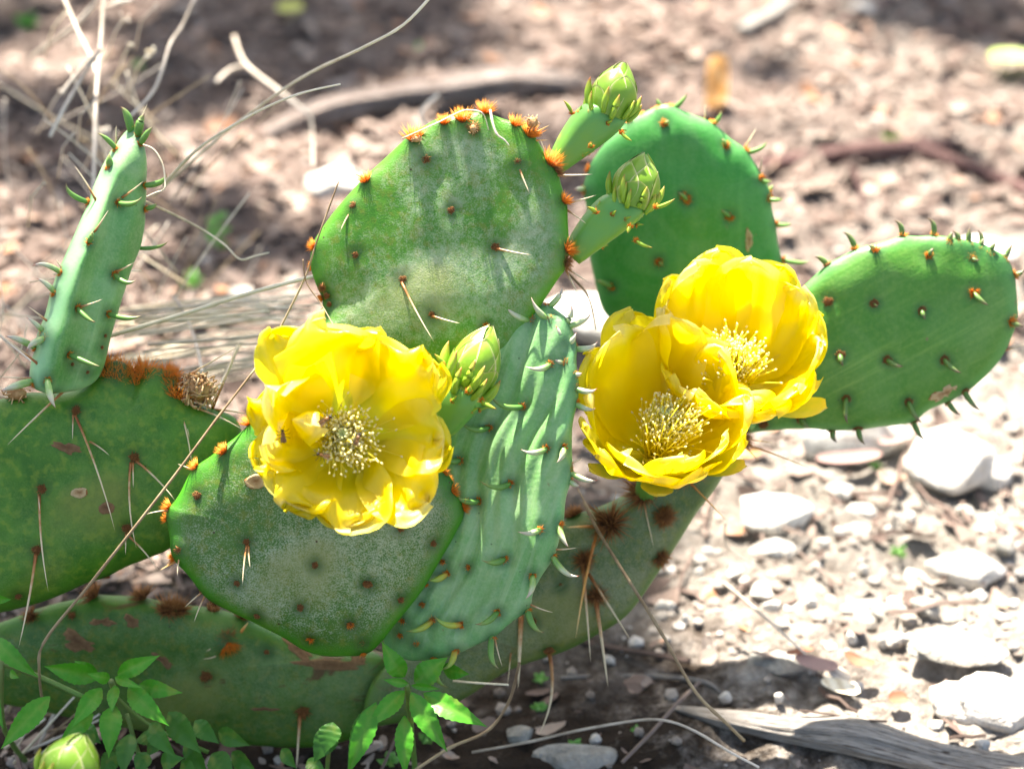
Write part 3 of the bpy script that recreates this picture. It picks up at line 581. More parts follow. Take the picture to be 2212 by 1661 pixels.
# dusty pad
for x, y, k, s_ in [(1075, 345, 'brown', 1.5), (1480, 300, 'brown', 1.3), (1890, 440, 'brown', 1.3), (1420, 550, 'brown', 1.2), (1800, 695, 'brown', 1.3), (2195, 555, 'brown', 1.3), (1540, 750, 'brown', 1.1), (2100, 800, 'brown', 1.2), (1860, 890, 'small', 1.2), (2175, 910, 'brown', 1.2), (1180, 20, 'brown', 1.5),
                    (1205, 600, 'brown', 1.1), (1290, 660, 'dark', 1.0), (1010, 85, 'tuft', 1.2), (1010, 160, 'tuft', .9), (1045, 400, 'tuft', 1.0), (2175, 960, 'small', 1.1)]: areole(C_, *c(7, x, y), k, s_)
for x, y, k, s_ in [(1185, 1335, 'tuft', 1.1), (1350, 1240, 'tuft', 1.2), (1495, 1068, 'tuft', 1.3)]: areole(C_, *c(4, x, y), k, s_, (-.4, 0, .4))
for x, y, k, s_ in [(440, 225, 'brown', 1.2), (635, 312, 'brown', 1.2), (245, 557, 'brown', 1.3), (440, 650, 'brown', 1.2), (135, 802, 'small', 1.2)]: areole(C_, *c(8, x, y), k, s_)
for x, y, k, s_ in [(685, 1368, 'tuft', .9), (735, 1400, 'tuft', .7), (738, 1475, 'tuft', 1.1), (812, 1565, 'tuft', 1.2)]: areole(C_, *c(5, x, y), k, s_, (.6, 0, .2))
for a in [(7, 1075, 380, 1065, 505), (7, 1480, 320, 1455, 560), (7, 1490, 325, 1502, 462), (7, 1030, 105, 878, 132), (4, 1170, 1350, 1068, 1308), (7, 1195, 620, 1110, 690), (7, 1210, 630, 1165, 780)]: spine(C_, *a, 5, .02, 'spine', .3)
for a in [(7, 1055, 420, 960, 468), (7, 1045, 410, 1000, 440), (5, 625, 1405, 632, 1462)]: spine(C_, *a, 5, .0, 'spineo', .1)
# mottled left pad
for x, y, k, s_ in [(455, 985, 'brown', 1.8), (805, 1270, 'brown', 1.9), (250, 1460, 'brown', 1.9)]: areole(B_, *c(4, x, y), k, s_)
for x, y, k, s_ in [(220, 350, 'brown', 1.8), (760, 220, 'brown', 1.7), (640, 500, 'brown', 1.4), (110, 630, 'brown', 1.3)]: areole(B_, *c(7, x, y), k, s_)
for a in [(4, 450, 1015, 690, 1660, 6, -.03, 7, 690, 235), (4, 438, 1010, 435, 1162, 4, 0, 4, 435, 1162), (4, 530, 1170, 658, 1258, 5, -.06, 4, 658, 1258), (4, 785, 1300, 0, 0, 6, .06, 7, 818, 335), (4, 815, 1290, 0, 0, 6, -.05, 4, 1055, 1532), (4, 798, 1300, 0, 0, 5, 0, 4, 800, 1450),
          (4, 235, 1495, 0, 0, 6, .03, 7, 290, 595), (4, 230, 1490, 0, 0, 4, 0, 4, 240, 1600), (7, 215, 375, 0, 0, 7, -.02, 7, 112, 930), (7, 755, 250, 0, 0, 4, 0, 7, 753, 375), (7, 765, 260, 0, 0, 5, -.05, 7, 950, 470),
          (4, 1080, 955, 0, 0, 6, -.02, 4, 1152, 1312), (4, 1130, 950, 0, 0, 6, -.03, 4, 1470, 1110), (4, 1100, 965, 0, 0, 5, 0, 4, 1137, 1160), (4, 1290, 950, 0, 0, 6, -.03, 4, 1495, 1015), (4, 1110, 770, 0, 0, 5, .0, 4, 1472, 580), (4, 1310, 880, 0, 0, 7, .0, 4, 1432, 585), (4, 1290, 1000, 0, 0, 5, 0, 4, 1308, 1160)]:
    k, bx, by, _, _, w_, bd, k2, tx, ty = a
    spine(B_, k, bx, by, tx, ty, w_, bd, 'spine', .22, k2)
for i in range(9):
    x = 625+i*29; y = 735+28*math.sin(i*1.2)+8*i*(1 if i > 4 else .3); areole(B_, *c(4, x, y-10), 'tuft', 2.4, (0, -.5, 1.3))
for i in range(5): areole(B_, *c(4, 650+i*45, 800+20*math.sin(i*.8)), 'dark', 1.1, (0, -.4, .8))
for x, y in [(1015, 765), (1030, 800), (1060, 770), (1035, 850), (1050, 900), (1095, 920)]: areole(B_, *c(4, x, y), 'tuft', 1.9, (-.4, -.3, .9))
def dried(p, k, x, y, wpx, hpx, n=60, seed=1):
    """shrivelled flower remains: a knot of curled tan stamens and petals"""
    rs = np.random.RandomState(seed); u, v = c(k, x, y); q, nn, d = surf(p, u, v); ctr = P(u, v, d-.004)
    mb = MB(); rw = wpx*PX*d*.5; rh = hpx*PX*d*.5
    for i in range(n):
        a, b = rs.rand()*6.28, math.acos(rs.uniform(-.4, 1)); r_ = .75+.25*rs.rand()
        pos = ctr+RT*(rw*math.cos(a)*math.sin(b)*r_)+UP*(rh*math.sin(a)*math.sin(b)*r_)-FW*(rw*.7*math.cos(b)*r_)
        t = Vector(rs.randn(3)).normalized()*rw*.28; s2 = Vector(rs.randn(3)).normalized()*rw*.12
        tube(mb, [pos-t, pos-t*.3+s2, pos+t*.4+s2, pos+t], lambda s_: rw*.06*(1-.4*s_), 5, a0=rs.rand()*.5, a1=.5+.5*rs.rand())
    ball(mb, ctr, rw*.75, rh*.7, rh*.75, 2, a=.15)
    o = mb.build('dried_flower', M['dry'], p.o, origin=ctr); o['label'] = 'shrivelled tan remains of a flower'
dried(B_, 4, 1190, 860, 92, 78, 95, 1); dried(E_, 2, 1228, 735, 34, 34, 26, 2); dried(E_, 2, 532, 836, 24, 18, 26, 4); dried(E_, 2, 872, 772, 20, 24, 26, 5); dried(B_, 4, 100, 885, 60, 40, 20, 3)
areole(E_, *c(2, 1200, 800), 'tuft', 1.5, (.5, 0, .4))
# weathered lowest pad
for x, y, k, s_ in [(570, 625, 'dark', 2.2), (860, 630, 'dark', 2.2), (1000, 715, 'dark', 2.3), (1070, 715, 'dark', 2.2), (1285, 670, 'brown', 2.6), (430, 740, 'brown', 1.5), (1235, 1105, 'brown', 2.2), (1820, 1320, 'brown', 2.6), (1370, 880, 'dark', 1.8), (1450, 760, 'dark', 1.6), (190, 750, 'dark', 1.6), (1600, 960, 'brown', 1.0)]: areole(A_, *c(7, x, y), k, s_)
for x, y in [(1365, 905), (1385, 915), (1350, 925)]: areole(A_, *c(7, x, y), 'tuft', 1.4, (0, -.5, -1.6))
for a in [(7, 1800, 1345, 1778, 1665, 8, 0), (7, 1340, 950, 1215, 1000, 5, -.15), (7, 1320, 900, 1235, 955, 5, -.05)]: spine(A_, *a[:5], a[5], a[6], 'spine', .1)
spine(A_, 7, 1440, 850, 1490, 780, 8, 0, 'spineo', .3)
def scar(p, k, x, y, rx, ry, mat='scar', label=None, jag=.06, seed=0, rot=0):
    rs = np.random.RandomState(seed); mb = MB(); vs = []; at = []; N = 28; R_ = 5; nn0 = None
    ph = rs.rand(4)*6
    for j in range(R_+1):
        for i in range(N if j else 1):
            t = i/N*6.283; k_ = 1+jag*(math.sin(2*t+ph[0])+.7*math.sin(3*t+ph[1])+.6*math.sin(5*t+ph[2])+.5*math.sin(9*t+ph[3]))
            f = j/R_; dx, dy = rx*f*math.cos(t)*k_, ry*f*math.sin(t)*k_; dx, dy = dx*math.cos(rot)-dy*math.sin(rot), dx*math.sin(rot)+dy*math.cos(rot)
            q, n, d = surf(p, *c(k, x+dx, y+dy)); hgt = .0001 if j == R_ else (.0006 if j >= R_-1 else .00035)
            vs.append(q+n*hgt-FW*.0001); at.append(f)
    fs = [(0, 1+i, 1+(i+1) % N) for i in range(N)]
    for j in range(R_-1): fs += [(1+j*N+i, 1+(j+1)*N+i, 1+(j+1)*N+(i+1) % N, 1+j*N+(i+1) % N) for i in range(N)]
    mb.add(vs, fs, at); o = mb.build('scar', M[mat], p.o, origin=vs[0])
    if label: o['label'] = label
scar(C_, 4, 1535, 1412, 66, 45, label='round tan scar beside the flower'); scar(B_, 4, 477, 1480, 50, 33, seed=1); scar(B_, 4, 640, 1572, 47, 38, 'scard', seed=2)
scar(B_, 4, 400, 1210, 86, 29, 'scard', 'ragged brown scar', .22, 3, .35)
scar(A_, 7, 790, 775, 52, 30, 'scard', None, .2, 4, .4); scar(A_, 7, 620, 780, 60, 26, 'scard', None, .3, 5); scar(A_, 7, 470, 900, 112, 42, 'scard', None, .3, 6, .3); scar(A_, 7, 980, 1010, 60, 24, 'scard', None, .3, 7, .5)
scar(A_, 7, 1790, 945, 130, 32, 'scard', 'rusty corky joint under the dusty pad', .22, 8, .7); scar(A_, 7, 1990, 1035, 190, 34, 'scard', None, .2, 9, -.02); scar(A_, 7, 2150, 985, 50, 40, 'scard', None, .2, 10)
scar(A_, 7, 1590, 1300, 70, 10, 'scard', None, .3, 11)
scar(H_, 6, 1740, 880, 75, 40, 'scar', 'torn tan scar near the rim', .3, 12, -.5); scar(I_, 3, 560, 1440, 26, 55, 'scar', None, .2, 13)
scar(E_, 4, 1900, 440, 20, 60, 'scar', None, .25, 14, .3)
# grey sloping pad
for k, x, y, kd, s_ in [(8, 1690, 190, 'dark', 3.6), (8, 1890, 5, 'dark', 3.4), (8, 2020, 150, 'dark', 1.9), (8, 2000, 400, 'dark', 1.8), (8, 1540, 410, 'dark', 1.9), (8, 1610, 625, 'dark', 1.9), (8, 1330, 955, 'brown', 2.0), (8, 1230, 780, 'brown', 1.4), (8, 1480, 150, 'dark', 1.8), (8, 1400, 560, 'brown', .8),
                        (6, 200, 1340, 'dark', 3.0), (6, 0, 1430, 'dark', 2.4), (6, 60, 1620, 'dark', 1.7), (6, 500, 1110, 'dark', 2.5), (6, 640, 1080, 'small', 2.0), (6, 560, 1140, 'dark', 2.0)]: areole(G_, *c(k, x, y), kd, s_)
for a in [(8, 1612, 250, 1488, 880, 8, .02), (8, 1530, 430, 1578, 1022, 8, 0), (8, 1565, 490, 1820, 890, 8, 0), (8, 1608, 645, 1682, 1170, 10, 0), (8, 1330, 975, 1265, 1458, 9, -.12), (8, 1890, 40, 1955, 330, 5, 0), (8, 1600, 205, 1430, 212, 8, 0), (8, 1160, 735, 1142, 1182, 12, 0), (8, 1100, 960, 1080, 1150, 4, 0)]:
    spine(G_, *a[:5], a[5], a[6], 'spineo' if a[1] in (1612, 1600) else 'spine', .12)
for a in [(6, 180, 1390, 435, 1655, 6), (6, 500, 1130, 620, 1290, 5), (6, 520, 1100, 700, 1180, 5), (6, 780, 1110, 940, 1340, 5)]: spine(G_, *a, 0, 'spineo', .1)
# right pad and back pad
for a in [(1190, 1475, 1117, 1392, .15), (1480, 1422, 1422, 1322, .2), (1668, 1422, 1622, 1308, .2), (1762, 1462, 1784, 1388, -.1), (1818, 1465, 1778, 1382, .15), (1882, 1478, 1886, 1362, -.1), (1942, 1502, 1982, 1430, -.15), (1955, 1480, 1930, 1378, .1), (2002, 1532, 2048, 1448, -.1), (2075, 1545, 2134, 1518, -.1),
          (2110, 1545, 2141, 1460, -.05), (1320, 1505, 1272, 1470, .1), (1640, 1532, 1672, 1488, -.1), (1900, 1545, 1947, 1557, .3)]: leaf(H_, 3, *a[:4], 13, a[4], 'clawh', 'small', 1.1, .2)
for a in [(1032, 112, 948, 66), (2140, 182, 2215, 138), (2127, 452, 2212, 477), (1912, 282, 2002, 357), (1600, 388, 1622, 442), (1312, 345, 1336, 362), (1110, 655, 1127, 722), (1392, 685, 1492, 722), (1735, 682, 1838, 762), (866, 902, 882, 992), (1146, 917, 1155, 1072), (1520, 937, 1602, 1062),
          (1850, 862, 1952, 982), (1752, 932, 1832, 1012), (1545, 1042, 1622, 1162), (1215, 1085, 1262, 1192), (1060, 1100, 1092, 1177), (870, 1040, 932, 1090)]: leaf(H_, 6, *a, 13, .12, 'clawh', 'brown' if a[0] < 1900 else 'small', 1.35, .25)
for x, y in [(1035, 335), (670, 960), (650, 1078)]: areole(H_, *c(6, x, y), 'brown', 1.7)
spine(H_, 6, 2105, 632, 2215, 588, 5, 0, 'spine', .1)
for a in [(90, 635, 192, 553, .25), (345, 745, 392, 663, .2), (560, 892, 672, 842, .25), (622, 1072, 702, 1082, .25), (665, 1192, 772, 1188, .15), (692, 1152, 706, 1104, 0), (718, 1342, 822, 1334, .15), (765, 1552, 932, 1562, .1), (190, 1202, 130, 1150, .1), (445, 1302, 393, 1258, .05), (425, 872, 398, 830, 0), (50, 742, 82, 720, .1), (20, 640, 0, 590, .1), (20, 1570, 50, 1590, .1)]: leaf(I_, 3, *a[:4], 11, a[4], 'clawg', 'small', 1.1, .2)
for a in [(310, 705, 300, 628), (560, 872, 606, 768), (620, 1052, 641, 938), (602, 1412, 518, 1330)]: spine(I_, 3, *a, 6, 0, 'spine', .1)
for x, y in [(1970, 640), (1820, 740), (1880, 700), (1560, 1145), (1545, 1010), (2145, 1180)]: areole(I_, *c(2, x, y), 'small', 1.5)
leaf(I_, 5, 1700, 245, 1605, 205, 13, .1, 'clawg'); leaf(I_, 2, 1562, 1140, 1480, 1140, 13, .1)
# the skin swells under every rim areole and dips round those of the faces
def dimple_pads():
    for p in ALLPADS:
        if not p.marks: continue
        A_ = np.array([tuple(x) for x in p.vs]); B0 = A_.copy(); hal = np.zeros(len(A_))
        for q, n, amp, sg in p.marks:
            d2_ = ((B0-np.array(q))**2).sum(1); A_ += np.array(n)*(amp*np.exp(-d2_/(2*sg*sg)))[:, None]; hal = np.maximum(hal, np.exp(-d2_/(2*.0034**2)))
        at_h = p.o.data.attributes.new('halo', 'FLOAT', 'POINT'); at_h.data.foreach_set('value', hal.astype(np.float32))
        p.o.data.vertices.foreach_set('co', (A_-np.array(p.C0)).astype(np.float32).ravel()); p.o.data.update()
# ------------------------------------------------------------------ buds
def make_bud(pad_, base, rim, tip, r0, r1, rb, d, label, seed, lean=0.0, scales=15):
    rs = np.random.RandomState(seed); k = PX*d
    Bp = P(*base, d+.002); Rp = P(*rim, d-lean*.4); Tp = P(*tip, d-lean)
    mb = MB(); ax1 = (Rp-Bp); bud_ax = (Tp-Rp).normalized(); n_ = 14; ns = 28
    side = FW.cross(ax1).normalized(); ctrl = Bp+ax1*.5-side*(.06*ax1.length)
    vs = []; at = []; fs = []; prev = None
    for i in range(n_+4):
        s_ = min(i/(n_-1), 1); cpt = (1-s_)**2*Bp+2*s_*(1-s_)*ctrl+s_*s_*Rp
        tan = ((1-s_)*(ctrl-Bp)+s_*(Rp-ctrl)).normalized(); tan = (tan*(1-s_*s_*.7)+bud_ax*(s_*s_*.7)).normalized()
        a = (side-tan*side.dot(tan)).normalized(); b = tan.cross(a)
        r = (r0+(r1-r0)*(s_**.8))*k*(1.0+.09*math.sin(s_*math.pi))*(1-.20*max(0, (s_-.78)/.22)**2)
        if i >= n_: cpt = Rp-bud_ax*(.1*(i-n_+1)*r1*k*.5); r = r1*k*(.74-.2*(i-n_))
        for j in range(ns):
            t = j/ns*6.283; rr = r*(1+.07*math.cos(3*t+seed)*min(1, s_*1.6)+.05*math.cos(5*t+1+seed+s_*1.5))
            vs.append(cpt+a*(rr*math.cos(t))+b*(rr*.86*math.sin(t))); at.append(s_)
    for i in range(n_+3):
        for j in range(ns): fs.append((i*ns+j, i*ns+(j+1) % ns, (i+1)*ns+(j+1) % ns, (i+1)*ns+j))
    fs.append(tuple(range(ns-1, -1, -1))); fs.append(tuple((n_+3)*ns+j for j in range(ns)))
    mb.add(vs, fs, at)
    bud = mb.build('flower_bud', M['peri'], cactus, origin=Bp); bud['label'] = label
    a = (side-bud_ax*side.dot(bud_ax)).normalized(); b = bud_ax.cross(a)
    Hh = (Tp-Rp).length; Rb = rb*k; C0 = Rp-bud_ax*(.13*Hh)
    def ov(z, az, off=0):
        z_ = min(max(z, 0), 1); r = Rb*(.80+.20*math.sin(min(z_/.42, 1)*math.pi/2)) if z_ < .42 else Rb*(1-((z_-.42)/.60)**1.75)
        r = max(r, 0)+off
        return C0+bud_ax*(z*Hh*1.08)+a*(r*math.cos(az))+b*(r*math.sin(az))
    core = MB(); vs = []; fs = []
    for i in range(10):
        for j in range(18): vs.append(ov(i/9*.97, j/18*6.283, -Rb*.04))
    for i in range(9):
        for j in range(18): fs.append((i*18+j, i*18+(j+1) % 18, (i+1)*18+(j+1) % 18, (i+1)*18+j))
    core.add(vs, fs, [.4]*len(vs)); core.build('bud_core', M['budsepal'], bud, origin=C0)
    for i in range(10):
        az = i*2.399+seed; lv = i/9; top = .60+.40*(1-lv)**.7 if i > 3 else 1.0; Wm = 1.15-.25*lv; z0 = 0.0
        if i > 7: top *= .75
        vs = []; at = []; fs = []; ni, nj = 14, 11
        for p_ in range(ni):
            s_ = p_/(ni-1); z = z0+(top-z0)*s_; wv = Wm*(1-s_**2.6)**.8*(.8+.4*s_) 
            for q_ in range(nj):
                t = (q_/(nj-1)*2-1); off = Rb*(.015+.055*lv+.04*(abs(t)**3)+.03*(1-abs(t))**2*math.exp(-((s_-.5)/.4)**2))
                vs.append(ov(z, az+t*wv+.10*math.sin(s_*4+i), off)); at.append(min(1, .22+.25*s_+.62*abs(t)**7+.42*s_**9))
        for p_ in range(ni-1):
            for q_ in range(nj-1): fs.append((p_*nj+q_, p_*nj+q_+1, (p_+1)*nj+q_+1, (p_+1)*nj+q_))
        sm = MB(); sm.add(vs, fs, at); sm.build('sepal', M['budsepal'], bud)
    for i in range(scales):
        az = i*2.399+.5+seed*.7+rs.uniform(-.15, .15); row = i % 3; h = -.05+.07*row; L = Hh*(.34+.18*rs.rand())*(1.15 if row == 2 else 1)
        q0 = ov(h, az, Rb*.02)+(a*math.cos(az)+b*math.sin(az))*(Rb*.06); out = (a*math.cos(az)+b*math.sin(az)); spread = .35+.35*rs.rand()
        mid = q0+out*(L*.33*spread*1.8)+bud_ax*(L*.42); tp = q0+out*(L*spread*.65)+bud_ax*(L*.95)
        r = L*.165; mb = MB(); tube(mb, [(1-t)**2*q0+2*t*(1-t)*mid+t*t*tp for t in [x/9 for x in range(10)]], lambda s_: r*(.75+.9*s_*(1-s_)*1.6)*(1-s_**2.4)**.8, 8, flat=.7)
        mb.build('scale', M['scale'], bud, origin=q0)
    for i in range(9):      # little leaves with their areoles on the young fruit
        s_ = .35+.6*((i*.37) % 1); az = (-math.pi/2)+(i*2.399+seed) % 6.283; cpt = (1-s_)**2*Bp+2*s_*(1-s_)*ctrl+s_*s_*Rp; tan = ((1-s_)*(ctrl-Bp)+s_*(Rp-ctrl)).normalized()
        a_ = (side-tan*side.dot(tan)).normalized(); b_ = tan.cross(a_); out = a_*math.cos(az)+b_*math.sin(az)
        rr = (r0+(r1-r0)*(s_**.8))*k; q0 = cpt+a_*(rr*math.cos(az))+b_*(rr*.86*math.sin(az)); L = Hh*.18
        mb = MB(); r_ = L*.15; tube(mb, [q0+out*(L*.5*t)+tan*(L*t*.9-L*.25*t*t) for t in [x/6 for x in range(7)]], lambda t_: r_*(1-t_**1.8)+1e-5, 6); mb.build('scale', M['scale'], bud, origin=q0)
        link('areole', random.choice(TUFT['small']), q0, bud, ((out+tan*.6).normalized().to_track_quat('Z', 'Y'), .0008))
    return bud, a, b, Bp, Rp, side
def budleaf(bud, k, bx, by, tx, ty, d, w=8, tuft='small', bend=.12):
    u, v = c(k, bx, by); q = P(u, v, d); tip = P(*c(k, tx, ty), d-.002); ax_ = tip-q; sd = FW.cross(ax_).normalized(); mid = q+ax_*.5+sd*bend*ax_.length; r = w*PX*d/2
    mb = MB(); tube(mb, [(1-t)**2*q+2*t*(1-t)*mid+t*t*tip for t in [x/9 for x in range(10)]], lambda s_: r*(.75+1.4*s_*(1-s_))*(1-s_**2.4)**.8, 8)
    mb.build('scale', M['scale'], bud, origin=q)
    me = random.choice(TUFT['small']); link('areole', me, q, bud, ((-FW+UP*.4).normalized().to_track_quat('Z', 'Y'), .001*1.0))
b1, *_ = make_bud(E_, c(2, 1365, 1003), c(2, 1690, 662), c(2, 1782, 352), 20, 52, 47, .955, 'green flower bud highest on the rim of the upper pad', 1)
for q in [(1465, 680, 1412, 600), (1580, 880, 1572, 862), (1765, 800, 1826, 845)]: budleaf(b1, 2, *q, .945)
b2, *_ = make_bud(E_, c(2, 1462, 1545), c(2, 1825, 1205), c(2, 1912, 900), 23, 50, 48, .957, 'green flower bud below the highest one', 2)
for q in [(1610, 1275, 1555, 1240), (1970, 1245, 2085, 1190), (1850, 1445, 1950, 1485), (1815, 1360, 1800, 1400)]: budleaf(b2, 2, *q, .947, 9)
b3, *_ = make_bud(C_, c(5, 640, 1090), c(5, 830, 830), c(5, 992, 455), 42, 60, 52, .935, 'light green flower bud behind the right side of the front flower', 3)
for q in [(690, 715, 640, 648), (685, 895, 658, 898), (925, 930, 1015, 978), (845, 875, 852, 838)]: budleaf(b3, 5, *q, .922, 11)
o_Z = [(60, 1790), (-30, 1830), (-100, 1930), (-110, 2080), (-40, 2230), (60, 2280), (170, 2240), (250, 2120), (250, 1960), (200, 1850), (130, 1795)]
make_pad('C', 'small pad just below the picture carrying the nearest bud', o_Z, (80, 2000), .90, (0, -.84, .54), .008)
PADS['C'] = C_
b4, *_ = make_bud(C_, (118, 1810), c(7, 385, 1730), c(7, 512, 1432), 26, 62, 61, .875, 'pale green bud nearest to the camera at the lower left corner', 5, scales=12)
# ------------------------------------------------------------------ flowers
def frame(acam):
    a = (RT*acam[0]+UP*acam[1]-FW*acam[2]).normalized(); e2 = (UP-a*UP.dot(a)).normalized(); return a, e2.cross(a), e2
def make_flower(label, O, acam, kpx, petals, outer, sepals, seed, stam, fruit=None, fr=26, st_tilt=(0, 0)):
    a, e1, e2 = frame(acam); rs = np.random.RandomState(seed)
    def at_(r, az, h): return O+(e1*math.cos(az)+e2*math.sin(az))*(r*kpx)+a*(h*kpx)
    base = fruit if fruit is not None else O-a*(30*kpx)
    mb = MB(); tube(mb, [base+(O-base)*t for t in (0, .3, .6, .85, 1.0)]+[O+a*(6*kpx)], lambda s_: fr*kpx*(.72+.42*s_), 20, flat=.9, a0=.6, a1=.2, cap=False)
    fl = mb.build('flower', M['peri'], cactus, origin=base); fl['label'] = label
    def petal(phi, R, H, W, out=0., fold=0., ruf=1., mat='petal', r0=16, mu=0.0, tw=0., ni=34, nj=25, name='petal', bulge=.0):
        az0 = math.radians(phi); cp = [(r0, 0), (.56*R, .16*H+2), (.90*R, .56*H), ((1.0+.35*out)*R, H*(1-.12*abs(out))), ]
        if out > .3: cp.append(((1.05+.6*out)*R, H*(.97-.28*out)))
        cl = crom(cp, ni); ph = rs.rand(6)*6.28; fr_ = 3.0+2.0*rs.rand(); vs = []; at = []; uv = []
        mus = rs.uniform(-.15, .15)
        for i in range(ni):
            s_ = i/(ni-1); r, h = cl[i]
            wd = .20+.80*math.sin(min(s_/.66, 1)*math.pi/2)**1.15
            if s_ > .66: wd *= max(0, 1-((s_-.66)/.34)**2.6)**.62
            for j in range(nj):
                t = j/(nj-1)*2-1; edge = abs(t)
                # the rim of the blade is wavy and notched
                s2 = s_
                side = t*wd*W; azo = side/max(r, .62*R)
                nr = ruf*W*(.055*s_*math.sin(2.1*t*fr_*.5+ph[0])+.10*s_**2*edge**1.6*math.sin(5.0*s_*fr_*.55+ph[1]+2.2*(t > 0))+.05*s_**4*math.sin(t*fr_*2.3+ph[2])+.016*s_**3*math.sin(t*fr_*3.7+ph[3]+s_*3)+.014*s_*math.sin(s_*17+ph[4]+3*t))
                nr += fold*W*edge**2*s_*(1)
                hh = h+mu*math.exp(-((t-mus)/.10)**2)*s_**14*W*.35+ruf*W*.05*s_**5*math.sin(t*fr_*2.9+ph[5])
                hh += .10*W*edge*edge*s_*(1-s_)*2
                # normal of the centre line in the (r, h) plane
                i1 = min(i+1, ni-1); i0 = max(i-1, 0); tr, th = cl[i1]-cl[i0]; ln = math.hypot(tr, th)+1e-6; nr_r, nr_h = -th/ln, tr/ln
                vs.append(at_(r+nr_r*nr, az0+azo+tw*s_, hh+nr_h*nr)); at.append(s_); uv.append((t*.5*wd+.5, s_))
        fs = [(i*nj+j, i*nj+j+1, (i+1)*nj+j+1, (i+1)*nj+j) for i in range(ni-1) for j in range(nj-1)]
        m_ = MB(); m_.add(vs, fs, at); me = m_.mesh(name, [M[mat]], vs[nj//2])
        ul = me.uv_layers.new(name='UVMap'); li = np.zeros(len(me.loops), np.int32); me.loops.foreach_get('vertex_index', li); ul.data.foreach_set('uv', np.array(uv, np.float32)[li].ravel())
        o = link(name, me, vs[nj//2], fl)
    for q in petals: petal(**q)
    for q in outer: petal(mat='petalo', **q)
    for (phi, R, H, W) in sepals: petal(phi, R, H, W, .3, .2, .3, 'sepal', 18, 1.2, 0, 12, 7, 'sepal')
    mb = MB(); Vb, Fb = ICO[3]; Mx = Matrix((e1, e2, a)).transposed(); ball(mb, O+a*(2*kpx), 36*kpx, 36*kpx, 22*kpx, 3, 0, Mx, .5); mb.build('throat', M['fil'], fl, origin=O)
    # stamens: a dense ring of threads with pollen heads, past counting
    mb = MB(); V, Fc = ICO[1]; n_, hr, h0, h1 = stam
    for i in range(n_):
        az = rs.rand()*6.283+.5*math.sin(i*.9); rr = 3+29*math.sqrt(rs.rand()); lean = rs.rand(); h = h0+(h1-h0)*rs.rand()*(1-.35*lean)
        ro = rr+(hr-rr)*lean**.8; p0 = at_(rr*.7, az, 4); p1 = at_(rr+(ro-rr)*.35+rs.randn()*7, az+rs.randn()*.3, h*.6)+a*(rs.randn()*4*kpx); p2 = at_(ro*(1+.28*math.sin(az*3+seed)*lean+.15*rs.randn()*lean), az+rs.randn()*.3, h*(1+.12*math.sin(az*4+seed*2)))
        ci = i % 30; cr = np.random.RandomState(seed*50+ci); caz = cr.rand()*6.283; cl_ = at_(hr*(.25+.75*cr.rand()), caz, h0+(h1-h0)*(.35+.6*cr.rand()))
        if i % 5: p2 = p2*(.42)+cl_*.58
        p2 = p2+e1*(st_tilt[0]*kpx*h/100)+e2*(st_tilt[1]*kpx*h/100)
        tube(mb, [(1-t)**2*p0+2*t*(1-t)*p1+t*t*p2 for t in (0, .25, .5, .75, 1)], 1.35*kpx, 3, 0)
        dr = (p2-p1).normalized(); q_ = (dr+Vector(rs.randn(3))*.5).normalized().to_track_quat('Z', 'Y').to_matrix()
        ball(mb, p2, 2.6*kpx, 2.6*kpx, 4.6*kpx, 1, 1, q_)
    o = mb.build('stamen_cluster', [M['fil'], M['anth']], fl, origin=O); tag(o, kind='stuff')
    mb = MB(); sp = [at_(0, 0, 0), at_(2, 1, h1*.5), at_(3, 1, h1*.74)]; tube(mb, sp, lambda s_: 5*kpx*(1-.25*s_), 8)
    for i in range(8):
        az = i*.785; tube(mb, [sp[2], sp[2]+(e1*math.cos(az)+e2*math.sin(az))*9*kpx+a*8*kpx, sp[2]+(e1*math.cos(az)+e2*math.sin(az))*12*kpx+a*19*kpx], lambda s_: 4*kpx*(1-.4*s_), 6)
    mb.build('stigma', M['stig'], fl, origin=sp[0]); return fl, at_
D = dict
q1 = surf(C_, 742, 985); d1 = q1[2]-.016; k1 = PX*d1; O1 = P(744, 950, d1)
k1 *= .86
